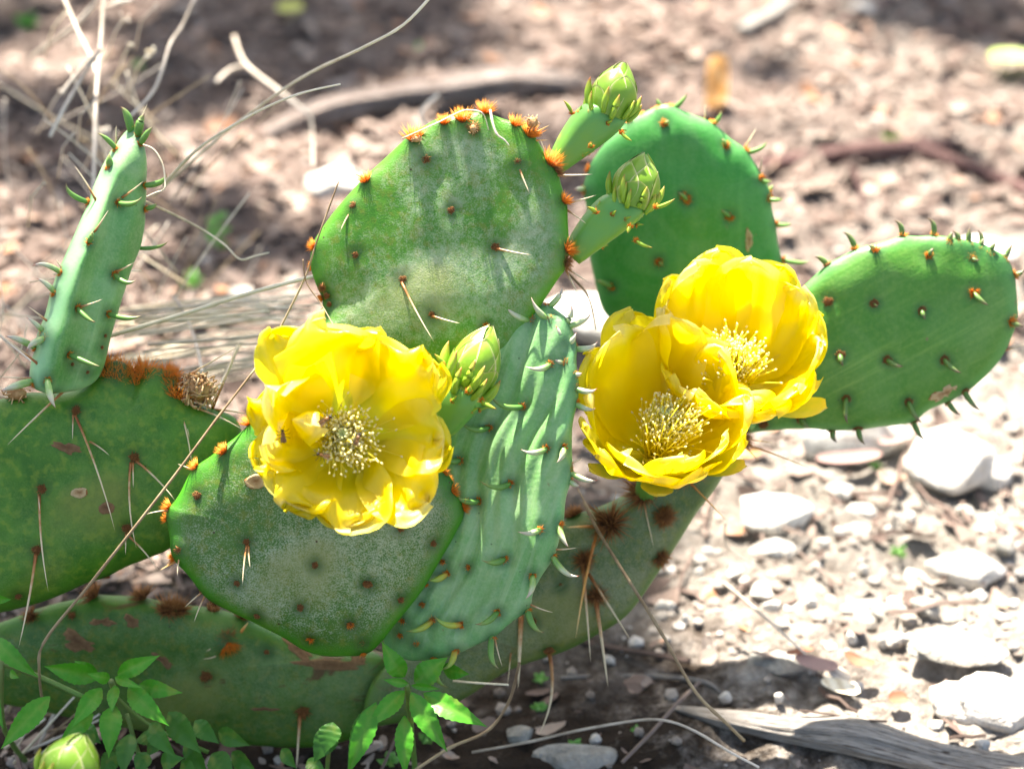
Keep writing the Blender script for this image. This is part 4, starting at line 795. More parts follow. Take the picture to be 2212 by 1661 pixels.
make_flower('big ruffled yellow flower in full sun in front, with bees inside', O1, (.0, .16, .98), k1,
    [D(phi=98, R=205, H=150, W=138, out=.5, ruf=2.84, mu=.4), D(phi=46, R=206, H=142, W=128, out=.5, ruf=2.97, mu=.5), D(phi=-2, R=186, H=105, W=102, out=.5, ruf=2.84, mu=.9), D(phi=-38, R=188, H=98, W=112, out=.65, ruf=2.56),
     D(phi=-84, R=156, H=88, W=122, out=.7, ruf=3.10), D(phi=-130, R=160, H=98, W=102, out=.5, ruf=2.97, mu=.8), D(phi=148, R=176, H=150, W=104, out=.3, ruf=2.97, mu=.8), D(phi=188, R=158, H=120, W=84, out=.3, ruf=3.38),
     D(phi=166, R=124, H=158, W=66, out=-.5, fold=.8, ruf=2.97)],
    [D(phi=70, R=238, H=122, W=80, out=.3, ruf=2.43, mu=2.4), D(phi=124, R=232, H=108, W=90, out=.45, ruf=2.97), D(phi=36, R=222, H=100, W=84, out=.45, ruf=2.84), D(phi=-6, R=214, H=66, W=78, out=.35, ruf=2.70, mu=2.2),
     D(phi=-44, R=198, H=56, W=84, out=.5, ruf=2.70), D(phi=-86, R=170, H=50, W=90, out=.45, ruf=2.70, mu=.6), D(phi=-126, R=178, H=60, W=74, out=.4, ruf=2.97, mu=2), D(phi=194, R=176, H=75, W=76, out=.35, ruf=3.24, mu=.8), D(phi=158, R=188, H=80, W=76, out=.4, ruf=3.10)],
    [(166, 222, 70, 34), (-66, 208, 30, 34), (71, 262, 100, 28), (-118, 190, 30, 30), (-6, 238, 50, 28)], 21, (620, 96, 36, 112), q1[0], 34, (20, -16))
d2 = .974; k2 = PX*d2*.86; O2 = P(1418, 990, d2)
make_flower('lower of the two yellow flowers on the right', O2, (.08, .70, .71), k2,
    [D(phi=128, R=190, H=300, W=118, out=.0, ruf=1.25), D(phi=84, R=205, H=300, W=112, out=.05, ruf=1.45), D(phi=42, R=205, H=255, W=100, out=.0, ruf=1.45, mu=.8), D(phi=2, R=200, H=215, W=98, out=.1, ruf=1.45), D(phi=-38, R=165, H=185, W=80, out=.1, ruf=1.6),
     D(phi=-80, R=150, H=170, W=92, out=.05, ruf=1.25), D(phi=-128, R=165, H=160, W=92, out=.1, ruf=1.6), D(phi=172, R=185, H=205, W=92, out=.1, ruf=1.6)],
    [D(phi=106, R=230, H=290, W=105, out=.1, ruf=1.6), D(phi=150, R=215, H=262, W=90, out=.05, ruf=1.45), D(phi=62, R=225, H=262, W=95, out=.05, ruf=1.6), D(phi=14, R=215, H=180, W=92, out=.15, ruf=1.25), D(phi=-22, R=200, H=150, W=85, out=.1, ruf=1.25),
     D(phi=-62, R=170, H=120, W=90, out=.1, ruf=1.25, mu=.8), D(phi=-104, R=165, H=110, W=95, out=.1, ruf=1.25, mu=.9), D(phi=-150, R=190, H=130, W=85, out=.15, ruf=1.6), D(phi=194, R=205, H=170, W=70, out=.1, ruf=1.6)],
    [(-98, 150, 40, 42), (-150, 200, 80, 32), (-25, 205, 75, 32)], 33, (680, 92, 50, 215), surf(G_, 1395, 1062)[0], 40, (14, 0))
d3 = .992; k3 = PX*d3*.85; O3 = P(1566, 850, d3)
make_flower('upper of the two yellow flowers on the right', O3, (.10, .68, .72), k3,
    [D(phi=118, R=195, H=285, W=112, out=.05, ruf=1.45), D(phi=76, R=200, H=290, W=112, out=.05, ruf=1.45), D(phi=36, R=205, H=255, W=98, out=.05, ruf=1.75), D(phi=-2, R=205, H=195, W=96, out=.1, ruf=1.25), D(phi=-42, R=175, H=150, W=80, out=.1, ruf=1.6, mu=.8),
     D(phi=-84, R=150, H=150, W=88, out=.1, ruf=1.45, mu=.7), D(phi=-132, R=175, H=150, W=92, out=.1, ruf=1.6), D(phi=160, R=195, H=235, W=92, out=.05, ruf=1.6)],
    [D(phi=98, R=222, H=290, W=100, out=.1, ruf=1.6), D(phi=140, R=215, H=268, W=86, out=.1, ruf=1.6), D(phi=54, R=225, H=268, W=96, out=.1, ruf=1.75), D(phi=18, R=222, H=215, W=92, out=.1, ruf=1.45), D(phi=-22, R=205, H=130, W=90, out=.15, ruf=1.45, mu=1.2),
     D(phi=-62, R=175, H=105, W=88, out=.1, ruf=1.45), D(phi=-104, R=165, H=110, W=92, out=.1, ruf=1.25), D(phi=-155, R=190, H=150, W=85, out=.1, ruf=1.45)],
    [(-28, 235, 80, 42), (-90, 140, 40, 36)], 47, (680, 90, 50, 210), surf(H_, 1615, 915)[0], 34, (0, 4))
# ------------------------------------------------------------------ bees in the front flower
def bee(u, v, d, ang, sc_, label):
    mb = MB(); X_ = RT*math.cos(ang)+UP*math.sin(ang); Y_ = -RT*math.sin(ang)+UP*math.cos(ang); Z_ = -FW; o = P(u, v, d); k = PX*d*sc_
    R_ = Matrix((X_, Y_, Z_)).transposed()
    L = lambda x, y, z: o+X_*(x*k)+Y_*(y*k)+Z_*(z*k)
    ball(mb, L(0, 0, 0), 6*k, 5*k, 4.6*k, 2, 0, R_)
    ball(mb, L(-11, 0, -.5), 8.5*k, 5*k, 4.2*k, 2, 0, R_); ball(mb, L(8, 0, 0), 3.4*k, 4*k, 3.4*k, 2, 1, R_)
    for s_ in (-1, 1):
        ball(mb, L(8.5, 3*s_, 1), 1.6*k, 1.8*k, 1.8*k, 1, 1, R_)
        for i, x in enumerate((4, 0, -4)): tube(mb, [L(x, 3*s_, -1), L(x+3-3*i, 9*s_, 1), L(x+5-5*i, 12*s_, -3), L(x+7-6*i, 15*s_, -5)], .6*k, 4, 1)
        tube(mb, [L(10, 1.5*s_, 1), L(14, 4*s_, 3), L(19, 6*s_, 2)], .4*k, 4, 1)
        vs = [L(-1, 1.5*s_, 3.5), L(-6, 5*s_, 5), L(-14, 7*s_, 5), L(-19, 5*s_, 4.4), L(-13, 1.5*s_, 4.6)]; mb.add(vs, [(0, 1, 2, 3, 4)], [0]*5, 2)
    tag(mb.build('bee', [M['beetle'], M['black'], M['wing']], origin=o), label, 'bee', 'small bees inside the front yellow flower')
bee(611, 938, d1-.020, 1.7, 1.0, 'small brown bee half hidden behind the folded left petal')
bee(706, 905, d1-.022, .6, 1.15, 'dark bee clinging at the upper left of the stamens')
bee(695, 982, d1-.022, 2.9, 1.0, 'brown bee crawling at the lower left of the stamens')
bee(774, 945, d1-.024, 1.2, 1.0, 'dark bee buried among the stamens on the right')
# ------------------------------------------------------------------ weeds
def blade_leaf(parent, b, t, hw, d0, d1_, mat='weed', rise=.18, name='leaf', tooth=.05, world=False, ni=23):
    if world: Bp, Tp = b, t; k = PX
    else: Bp, Tp = P(*b, d0), P(*t, d1_); k = PX*d0
    ax_ = Tp-Bp; L = ax_.length; sd = FW.cross(ax_).normalized(); up = sd.cross(ax_).normalized()
    if up.dot(FW) > 0: up = -up
    vs = []; at = []; fs = []; h = hw*k; rs = np.random.RandomState(int(abs(b[0]*7+t[1]*3)*10) % 9999 if not world else 3)
    tw_ = rs.uniform(-.5, .5); rise = rise*rs.uniform(.4, 2.0)
    for i in range(ni):
        s_ = i/(ni-1); w_ = h*(math.sin(math.pi*min(1, s_**.82))**1.05)*(1+.0*s_)*(1-.2*s_) if 0 < s_ < 1 else h*.03
        cpt = Bp+ax_*s_+up*(rise*L*math.sin(s_*math.pi)*.6)-up*(.06*L*s_*s_)+Vector((0, 0, -.05*L*s_*s_))
        for j in range(7):
            t_ = j/3-1; ww = w_*(1+(tooth if i % 2 else -tooth)*(abs(t_) > .9))
            vs.append(cpt+sd*(ww*t_)+up*(ww*(.28*abs(t_)+tw_*t_-.13*math.sin(s_*34-abs(t_)*3)*abs(t_)*(1-abs(t_)*.5)))); at.append(.5-.5*(1-abs(t_))**3 if j != 3 else .05)
    for i in range(ni-1):
        for j in range(6): fs.append((i*7+j, i*7+j+1, (i+1)*7+j+1, (i+1)*7+j))
    mb = MB(); mb.add(vs, fs, at); return mb.build(name, M[mat], parent, origin=Bp)
def weed(name, label, root, stems, leaves, mat='weed', dtop=.97, cat='weed', group=None):
    o = link(name, None, root); tag(o, label, cat, group)
    for pts, r in stems:
        mb = MB(); tube(mb, [tuple(x) for x in crom([tuple(p) for p in pts], 12)], r, 6); mb.build('stem', M['wstem'], o)
    for b, t, hw, d0, dd in leaves: blade_leaf(o, b, t, hw*.36*.95, d0, dd, mat)
    return o
def w7(*q): return c(7, *q)
rt = onG(250, 1640)
weed('weed', 'bright green lance leaved weed with a star of leaves at the lower left', rt, [([P(*w7(665, 1130), .962), P(*w7(690, 1250), .975), rt], .0013), ([P(*w7(665, 1200), .968), P(*w7(900, 1400), .985), P(*w7(1250, 1560), .99)], .0009)],
     [(w7(600, 1115), w7(265, 1035), 78, .962, .955), (w7(590, 1100), w7(445, 1005), 50, .965, .965), (w7(705, 1095), w7(950, 972), 62, .962, .955), (w7(835, 1155), w7(1088, 1195), 62, .965, .96), (w7(690, 1110), w7(845, 1165), 32, .96, .95), (w7(660, 1115), w7(528, 1085), 40, .96, .95),
      (w7(770, 1170), w7(1003, 1385), 72, .96, .95), (w7(690, 1160), w7(668, 1310), 46, .958, .95), (w7(690, 1280), w7(648, 1578), 74, .955, .945), (w7(610, 1175), w7(430, 1395), 66, .96, .95), (w7(560, 1330), w7(355, 1490), 60, .965, .96)])
rt2 = onG(60, 1650)
weed('weed', 'broad leaved weed reaching in from the left edge', rt2, [([P(*w7(-20, 1010), .965), P(*w7(240, 1110), .968), P(*w7(500, 1230), .965)], .0012), ([P(*w7(10, 1020), .965), P(*w7(20, 1400), .98), rt2], .0012)],
     [(w7(300, 1225), w7(5, 1520), 78, .955, .945), (w7(-30, 870), w7(222, 1098), 62, .955, .95), (w7(-30, 640), w7(62, 640), 32, .95, .945), (w7(-80, 1150), w7(12, 1400), 60, .96, .95), (w7(60, 1080), w7(110, 1110), 30, .96, .955)])
rt3 = onG(430, 1720)
weed('weed', 'darker weed with oval leaves in the shade along the bottom edge', rt3, [([P(*w7(1100, 1360), .985), P(*w7(1180, 1560), .99), rt3], .001), ([P(*w7(760, 1330), .985), P(*w7(900, 1700), .99), rt3], .001)],
     [(w7(905, 1385), w7(1052, 1578), 72, .965, .955), (w7(1010, 1320), w7(1195, 1550), 88, .97, .96), (w7(1310, 1430), w7(1495, 1512), 66, .985, .98), (w7(780, 1450), w7(735, 1690), 74, .975, .965), (w7(1110, 1490), w7(1245, 1690), 66, .98, .975), (w7(965, 1610), w7(1100, 1590), 60, .97, .965),
      (w7(1270, 1570), w7(1400, 1690), 80, .98, .975), (w7(1390, 1560), w7(1535, 1670), 60, .99, .985), (w7(510, 1400), w7(600, 1500), 60, .98, .975), (w7(860, 1440), w7(930, 1520), 60, .985, .98), (w7(1170, 1370), w7(1310, 1500), 62, .985, .98), (w7(480, 1400), w7(370, 1660), 60, .985, .98), (w7(1090, 1610), w7(1180, 1700), 50, .97, .965), (w7(560, 1430), w7(470, 1560), 60, .975, .97), (w7(880, 1560), w7(820, 1690), 62, .97, .965), (w7(700, 1560), w7(600, 1690), 66, .98, .975), (w7(1200, 1580), w7(1160, 1700), 50, .99, .985), (w7(1460, 1600), w7(1420, 1710), 50, .99, .985), (w7(950, 1480), w7(880, 1580), 50, .985, .98)], 'weedd')
rt4 = onG(900, 1700)
w8 = lambda *q: c(8, *q)
weed('weed', 'lance leaved weed standing below the folded pad', rt4, [([P(*w8(475, 1150), .948), P(*w8(490, 1300), .96), rt4], .0013)],
     [(w8(460, 1110), w8(325, 890), 72, .95, .945), (w8(480, 1150), w8(335, 1120), 32, .948, .943), (w8(520, 1140), w8(715, 985), 84, .955, .952), (w8(690, 1060), w8(845, 1085), 60, .965, .96), (w8(500, 1160), w8(672, 1175), 26, .948, .945), (w8(575, 1205), w8(945, 1390), 74, .948, .938),
      (w8(500, 1200), w8(712, 1540), 78, .947, .94), (w8(460, 1190), w8(235, 1400), 64, .948, .94), (w8(290, 1260), w8(120, 1680), 76, .945, .94), (w8(460, 1340), w8(462, 1690), 66, .945, .94)])
rt5 = onG(700, 1720)
weed('weed', 'dark weed with two blurred leaves under the dusty pad', rt5, [([P(*w8(20, 1420), .985), rt5], .001)], [(w7(2230, 1280), w7(2085, 1660), 74, .96, .95), (w7(2000, 1410), w7(1885, 1610), 84, .985, .98), (w7(1690, 1540), w7(1775, 1650), 50, .985, .98), (w8(30, 1380), w8(-20, 1560), 80, .98, .975), (w7(1850, 1600), w7(1960, 1690), 50, .985, .98)], 'weedd')
def sprout(u, v, wpx, label, mat='weedb', n=9, tall=.9, seed=0):
    rs = np.random.RandomState(seed); g = onG(u, v); d = (g-CAM).dot(FW); o = link('seedling', None, g); tag(o, label, 'seedling')
    L = wpx*PX*d
    mb = MB(); tube(mb, [g-Vector((0, 0, .002)), g+Vector((0, 0, L*tall*.6))], L*.03, 5); mb.build('stem', M['wstem'], o)
    for i in range(n):
        az = i*2.4+rs.rand(); h = L*tall*(.15+.5*i/n); b = g+Vector((0, 0, h)); l = L*(.35+.2*rs.rand())
        t = b+Vector((math.cos(az)*l, math.sin(az)*l, l*.35)); blade_leaf(o, b, t, l/PX*.30, 0, 0, mat, .15, world=True, ni=7)
for u, v, w_, l, t_, s_ in [(*c(4, 1310, 60), 72, 'tall blurred bright green seedling behind the straw', 2.0, 1), (*c(4, 1150, 260), 62, 'blurred green seedling left of the white stone', .8, 2), (*c(9, 1450, 400), 44, 'bright green sprout in the sunlit rubble', 1.0, 3), (*c(3, 1415, 870), 44, 'small green seedling by the dark fallen branch', .6, 4),
                            (*c(6, 1320, 1340), 34, 'tiny green seedling under the flat white stone', .6, 5), (*c(8, 1275, 1140), 40, 'small green seedling in the dark soil, upper of two', .5, 6), (*c(8, 1265, 1310), 40, 'small green seedling in the dark soil, lower of two', .5, 7), (*c(8, 1480, 1530), 34, 'green seedling above the flat grey stone', .5, 8),
                            (*c(8, 1845, 1440), 28, 'tiny seedling right of the grey twig', .5, 9), (*c(8, 370, 1640), 56, 'yellow green clover tuft at the bottom edge', .5, 10), (*c(8, 600, 1500), 44, 'green seedling under the lance leaved weed', .5, 11), (60, 62, 60, 'blurred green plant at the upper left corner', .5, 12), (300, 150, 30, 'small green sprout among the dead stalks', .6, 13), (905, 110, 30, 'faint green seedling near the top edge', .6, 14)]:
    sprout(u, v, w_, l, 'weedb' if s_ not in (12,) else 'weed', tall=t_, seed=s_)
# single fallen leaves
def fallen(u, v, wpx, hpx, ang, mat, name, label, up=.006, curl=.3, cat='leaf', stand=0.):
    g = onG(u, v); d = (g-CAM).dot(FW); mb = MB(); vs = []; at = []; fs = []; L = wpx*PX*d*.5; W_ = hpx*PX*d*.5/.62 if not stand else hpx*PX*d*.5
    Xa = Vector((math.cos(ang), math.sin(ang), 0)); Ya = Vector((-math.sin(ang), math.cos(ang), 0)); Za = Vector((0, 0, 1))
    if stand: Xa = Vector((.03, .25, .97)).normalized(); Ya = Vector((1, 0, 0)); Za = Ya.cross(Xa)*-1
    for i in range(13):
        s_ = i/6-1; w_ = W_*math.sqrt(max(0, 1-s_*s_))**(.8 if not stand else .4)
        for j in range(7):
            t_ = j/3-1; vs.append(g+Xa*(s_*L+(L if stand else 0))+Ya*(w_*t_)+Za*(up+curl*L*.3*(s_*s_)+curl*w_*t_*t_*.9)); at.append(.5+.5*math.sin(i*1.3+j))
    for i in range(12):
        for j in range(6): fs.append((i*7+j, i*7+j+1, (i+1)*7+j+1, (i+1)*7+j))
    mb.add(vs, fs, at); tag(mb.build(name, M[mat], origin=g), label, cat)
fallen(1548, 258, 135, 50, 0, 'olea', 'curled_leaf', 'curled orange dead leaf standing upright behind the back pad', stand=1, curl=.9, cat='dead leaf')
M['pgreen'] = simple('pale_green_leaf', [(0, (.35, .50, .10)), (1, (.55, .68, .25))], .4, .5, 60, .1, .3, False, .1)
M['ygreen'] = simple('yellow_green_leaf', [(0, (.50, .55, .08)), (1, (.62, .64, .16))], .5, .4, 60, .1, .3, False, .1)
M['pink'] = simple('pinkish_brown_disc', [(0, (.28, .17, .15)), (1, (.38, .25, .22))], .7, .3, 100, .3, 0, False, .1)
M['redbrown'] = simple('red_brown_bark', [(0, (.20, .07, .04)), (1, (.36, .15, .08))], .7, .3, 100, .4, 0, False, .2)
fallen(2178, 155, 92, 40, -.1, 'pgreen', 'fallen_leaf', 'shiny pale green fallen leaf at the upper right edge', .012, .15)
fallen(628, 45, 60, 34, .1, 'ygreen', 'fallen_leaf', 'small yellow green fallen leaf near the top edge', .01, .2)
fallen(40, 45, 80, 40, .2, 'pgreen', 'fallen_leaf', 'large blurred pale green leaf at the upper left corner', .03, .2)
fallen(*c(9, 960, 1090), 46, 60, 1.2, 'pink', 'bark_chip', 'pinkish brown round chip, left of two', .006, .15, 'bark chip')
fallen(*c(9, 1215, 1080), 34, 44, 1.0, 'redbrown', 'bark_chip', 'red brown curled chip, right of the pinkish one', .006, .4, 'bark chip')
fallen(*c(9, 1100, 1140), 40, 34, .5, 'strawg', 'bark_chip', 'tan chip between the two round brown chips', .004, .2, 'bark chip')
fallen(*c(9, 1450, 1310), 44, 26, .0, 'redbrown', 'bark_chip', 'brown curled chip above the weathered log', .006, .5, 'bark chip')
fallen(*c(6, 1150, 1390), 150, 26, .15, 'pink', 'bark_strip', 'purplish strip of bark under the flat white stone', .012, .4, 'bark strip')
fallen(*c(6, 1430, 1270), 90, 20, .5, 'pink', 'bark_strip', 'short purplish strip of bark beside the rounded stone', .012, .4, 'bark strip')
fallen(*c(9, 860, 1015), 66, 12, .3, 'redbrown', 'bark_chip', 'thin orange brown splinter left of the pinkish chip', .006, .2, 'bark chip')
fallen(*c(9, 1100, 1265), 90, 26, -.5, 'straw', 'wood_chip', 'pale splinter lying above the weathered log', .010, .1, 'wood chip')
fallen(*c(6, 500, 1340), 30, 60, .9, 'olea', 'dead_leaf', 'small orange dead leaf right of the grey pad', .010, .5, 'dead leaf')
# ------------------------------------------------------------------ log, branches, twigs
def limb(name, label, cat, pts, rads, mat, ns=20, n=60, rough=.25, seed=0, flat=.7, group=None, lift=.65):
    rs = np.random.RandomState(seed); W_ = []
    for q in pts:
        g = onG(q[0], q[1]); W_.append((g.x, g.y, g.z+(q[2] if len(q) > 2 else 0)))
    cl = [Vector(x) for x in crom(W_, n)]; rr = crom([(r,) for r in rads], n); vs = []; fs = []; uv = []; L = 0
    for i, p in enumerate(cl):
        if i: L += (p-cl[i-1]).length
        t = (cl[min(i+1, n-1)]-cl[max(i-1, 0)]).normalized(); a = t.cross(Vector((0, 0, 1))).normalized(); b = a.cross(t)
        d = (p-CAM).dot(FW); r = float(rr[i][0])*PX*d
        for j in range(ns):
            q = j/ns*6.283; nn = float(fbm(np.array([math.cos(q)*1.5+i*.05+seed*9]), np.array([math.sin(q)*1.5+seed+q]), 3)[0]); gr = .28*math.sin(q*9+i*.03+seed+nn*4)+.20*math.sin(q*17+i*.07)
            r_ = r*(1+rough*2*nn+rough*gr)
            vs.append(p+a*(r_*math.cos(q))+b*(r_*flat*math.sin(q)+r*lift)); uv.append((L*8, j/ns))
    for i in range(n-1):
        for j in range(ns): fs.append((i*ns+j, (i+1)*ns+j, (i+1)*ns+(j+1) % ns, i*ns+(j+1) % ns))
    fs.append(tuple(range(ns))); fs.append(tuple((n-1)*ns+j for j in range(ns-1, -1, -1)))
    mb = MB(); mb.add(vs, fs); me = mb.mesh(name, [M[mat]], cl[0]); ul = me.uv_layers.new(name='UVMap'); li = np.zeros(len(me.loops), np.int32); me.loops.foreach_get('vertex_index', li); ul.data.foreach_set('uv', np.array(uv, np.float32)[li].ravel())
    return tag(link(name, me, cl[0]), label, cat, group)
limb('log', 'weathered grey split log lying at the lower right corner', 'log', [(1462, 1532), (1560, 1560), (1700, 1590), (1840, 1612), (1980, 1645), (2120, 1672), (2300, 1700), (2500, 1735)], [7, 22, 30, 46, 40, 38, 38, 22], 'wood', 30, 110, .34, 3, .62)
limb('fallen_branch', 'thick pale weathered branch behind the upper pad', 'branch', [(575, 300), (700, 262), (850, 235), (1000, 214), (1130, 196), (1260, 190)], [12, 33, 35, 33, 34, 20], 'woodb', 24, 90, .6, 5, .8)
limb('fallen_branch', 'thinner pale branch resting along the upper side of the thick one', 'branch', [(800, 205), (950, 190), (1080, 172), (1200, 165)], [8, 16, 18, 8], 'woodb', 14, 40, .3, 6, .8)
limb('fallen_branch', 'dark purplish branch lying right of the back pad', 'branch', [(1640, 372), (1760, 358), (1880, 340), (1990, 330), (2080, 318)], [20, 25, 25, 21, 10], 'bark', 16, 50, .15, 7, .9)
limb('fallen_branch', 'reddish branch slanting down to the right edge', 'branch', [(1985, 335), (2060, 362), (2140, 392), (2260, 440), (2450, 500)], [20, 19, 19, 19, 12], 'bark', 16, 40, .12, 8, .9)
limb('twig', 'dark twig at the top edge right of centre', 'twig', [(1800, 60), (1860, 30), (1960, -10)], [6, 8, 8], 'bark', 10, 24, .15, 9)
limb('twig', 'pale broken stick near the top edge', 'twig', [(1600, 75), (1660, 45), (1710, 10)], [16, 18, 12], 'wood', 12, 24, .15, 10)
limb('twig', 'grey twig lying between the pebbles on the right', 'twig', [(1735, 1205), (1800, 1150), (1860, 1100), (1915, 1050)], [4, 5, 5, 4], 'wood', 8, 24, .1, 11)
limb('twig', 'short grey twig right of the knobbly stone', 'twig', [(1705, 1210), (1740, 1175), (1755, 1155)], [5, 7, 4], 'wood', 8, 16, .1, 12)
limb('twig', 'forked white twig at the lower right edge', 'twig', [(2095, 1615), (2150, 1590), (2240, 1570)], [3, 6, 6], 'wood', 8, 16, .1, 13)
limb('twig', 'grey stick along the shaded soil above the log', 'twig', [(1210, 1465), (1400, 1462), (1520, 1475), (1560, 1500)], [5, 6, 6, 3], 'wood', 8, 30, .1, 14)
limb('twig', 'dark stick at the top right among the litter', 'twig', [(2000, 10), (2100, 60), (2180, 90)], [5, 7, 4], 'bark', 8, 16, .1, 15)
limb('twig', 'dark thin twig hanging before the fallen dark branch', 'twig', [(1825, 345), (1850, 385), (1862, 430), (1870, 470)], [8, 8, 7, 4], 'bark', 8, 16, .1, 16)
def stalk(label, pts, wpx, mat='straw', name='straw', cat='straw', group=None, n=26, taper=.5, seed=0, parent=None):
    W_ = [tuple(P(*q[:2], q[2])) for q in pts]; cl = crom(W_, n); d = pts[0][2]; r = wpx*PX*d/2
    mb = MB(); tube(mb, [tuple(x) for x in cl], lambda s_: r*(1-taper*s_)*(1.18 if abs((s_*n) % 8-4) < .5 else 1), 6)
    if parent is not None: return mb.build(name, M[mat], parent, origin=cl[0])
    return tag(mb.build(name, M[mat], origin=cl[0]), label, cat, group)
straw_a = tag(link('loose_dry_grass', None, onG(420, 760)), 'tangle of pale dry straw left of the front flower', 'dry grass')  # loose straws grouped under one parent, not one rooted plant
straw_b = tag(link('loose_dry_grass', None, onG(60, 1600)), 'heap of dry grass at the lower left corner', 'dry grass')
herb = tag(link('dead_herb', None, onG(120, 700)), 'thicket of thin dead stems with pale seed heads at the upper left', 'dead plant')
tuftg = tag(link('grass_tuft', None, onG(60, 800)), 'dry grass tuft behind the foot of the narrow pad', 'grass tuft')
q_ = lambda k, x, y, d: (*c(k, x, y), d)
stalk('long pale straw rising from beside the narrow pad to the top centre', [(352, 400, 1.0), (430, 320, .995), (540, 250, .985), (640, 205, .975), (735, 182, .97)], 8)
stalk('long thin straw reaching up to the top edge above the upper pad', [(330, 425, 1.09), (470, 300, 1.07), (640, 175, 1.03), (780, 105, .985), (870, 55, .975), (935, -12, .97)], 6, seed=1, taper=.0)
stalk('thick straw slanting up to the left rim of the upper pad', [q_(4, 640, 545, .99), q_(4, 1100, 408, .99), q_(4, 1500, 282, .985), q_(4, 1920, 172, .98)], 9.5, taper=.1)
stalk('brown stalk running down in front of the mottled pad to the bottom', [q_(4, 1540, 725, .945), q_(4, 1290, 1050, .935), q_(4, 1000, 1440, .93), q_(7, 550, 540, .935), q_(7, 270, 890, .95), q_(7, 235, 1070, .96), q_(7, 260, 1300, 1.0)], 5.5, 'strawb', 'stalk', 'stalk', taper=-.3)
stalk('thin brown stem standing left of the upper pad', [q_(1, 2032, 1088, .94), q_(1, 1900, 1450, .94), q_(4, 1832, 185, .945), q_(4, 1675, 505, .95)], 3.6, 'strawb', 'stalk', 'stalk', taper=-.3)
stalk('hair thin curved stem crossing the left rim of the upper pad', [q_(4, 1818, 80, .94), q_(4, 1840, 220, .94), q_(4, 1925, 345, .94), q_(4, 2002, 478, .935)], 3, 'strawb', 'stalk', 'stalk', taper=.4)
stalk('curly straw trailing right of the narrow pad', [q_(1, 878, 1210, .98), q_(1, 1050, 1290, 1.0), q_(1, 1220, 1380, 1.01), q_(1, 1350, 1470, 1.01), q_(1, 1440, 1555, 1.01), q_(1, 1530, 1535, 1.01), q_(1, 1615, 1515, 1.01)], 5.5, taper=.4)
stalk('kinked thin straw hooking round the narrow pad', [q_(1, 858, 868, .94), q_(1, 925, 900, .94), q_(1, 975, 985, .94), q_(1, 990, 1080, .94), q_(1, 985, 1135, .94), q_(1, 935, 1155, .945), q_(1, 880, 1180, .95)], 4, n=40, taper=.3)
stalk('white straw lying along the rim tufts of the upper pad', [q_(2, 445, 832, .925), q_(2, 640, 745, .925), q_(2, 790, 672, .925), q_(2, 850, 660, .925), q_(2, 930, 680, .925), q_(2, 965, 780, .93)], 3.2, taper=.4)
stalk('twisted dry sepal hanging from the top of the upper pad', [q_(2, 975, 660, .925), q_(2, 990, 740, .922), q_(2, 1015, 805, .92), q_(2, 1060, 840, .92), q_(2, 1088, 872, .92)], 7, 'strawg', 'dry_sepal', 'dry sepal', taper=.7)
for i, (lb, pts, w_) in enumerate([
    ('upright pale stalk behind the tip of the narrow pad', [q_(1, 625, -20, 1.18), q_(1, 605, 250, 1.17), q_(1, 575, 620, 1.15), q_(1, 560, 1180, 1.12)], 8),
    ('stalk slanting from the top edge onto the upright one', [q_(1, 380, -20, 1.20), q_(1, 470, 190, 1.18), q_(1, 545, 340, 1.17), q_(1, 580, 440, 1.16)], 8),
    ('stalk leaning down left from the knot of stalks', [q_(1, 600, 300, 1.13), q_(1, 470, 500, 1.12), q_(1, 380, 660, 1.11), q_(1, 300, 820, 1.11)], 9),
    ('second stalk leaning down left beside the first', [q_(1, 560, 330, 1.15), q_(1, 440, 470, 1.15), q_(1, 370, 560, 1.15)], 8),
    ('long stalk bending from the top edge down toward the narrow pad', [q_(1, 1175, -20, 1.18), q_(1, 1090, 160, 1.17), q_(1, 1020, 270, 1.16), q_(1, 930, 530, 1.14), q_(1, 780, 700, 1.12)], 7),
    ('whitish blurred stalk with a bend behind the long straws', [q_(1, 1405, 220, 1.36), q_(1, 1470, 380, 1.34), q_(1, 1640, 520, 1.32), q_(1, 1850, 680, 1.30)], 9),
    ('whitish blurred stalk hanging below the bent one', [q_(1, 1860, 670, 1.30), q_(1, 1875, 800, 1.29), q_(1, 1880, 1000, 1.27)], 7),
    ('short side stalk of the bent whitish one', [q_(1, 1470, 395, 1.34), q_(1, 1380, 420, 1.34), q_(1, 1300, 490, 1.33)], 9),
    ('stalk rising to the right at the top left corner', [q_(1, 190, 340, 1.25), q_(1, 420, 180, 1.24), q_(1, 540, 60, 1.23), q_(1, 590, -20, 1.22)], 11),
    ('flat stalk near the top edge above the seed heads', [q_(1, 600, 60, 1.2), q_(1, 700, 20, 1.2), q_(1, 790, 0, 1.2)], 9),
    ('forked white stalk in front of the thick branch', [q_(2, 610, 800, 1.22), q_(2, 560, 680, 1.24), q_(2, 660, 570, 1.26)], 10),
    ('bent white stalk crossing the straw tangle', [q_(4, 1040, 300, 1.10), q_(4, 1120, 430, 1.09), q_(4, 1180, 600, 1.06), q_(4, 1215, 760, 1.03)], 8),
    ('white stalk rising behind the dried flower', [q_(4, 1430, 590, 1.0), q_(4, 1380, 720, .99), q_(4, 1310, 860, .98)], 8),
    ('thin straw entering at the left edge below the narrow pad', [q_(4, -20, 520, .97), q_(4, 90, 610, .96), q_(4, 210, 705, .95)], 6)]):
    stalk(lb, pts, w_, 'strawg' if i % 3 or i < 11 else 'straw', 'stalk', 'stalk', taper=.15)
rs = np.random.RandomState(12)
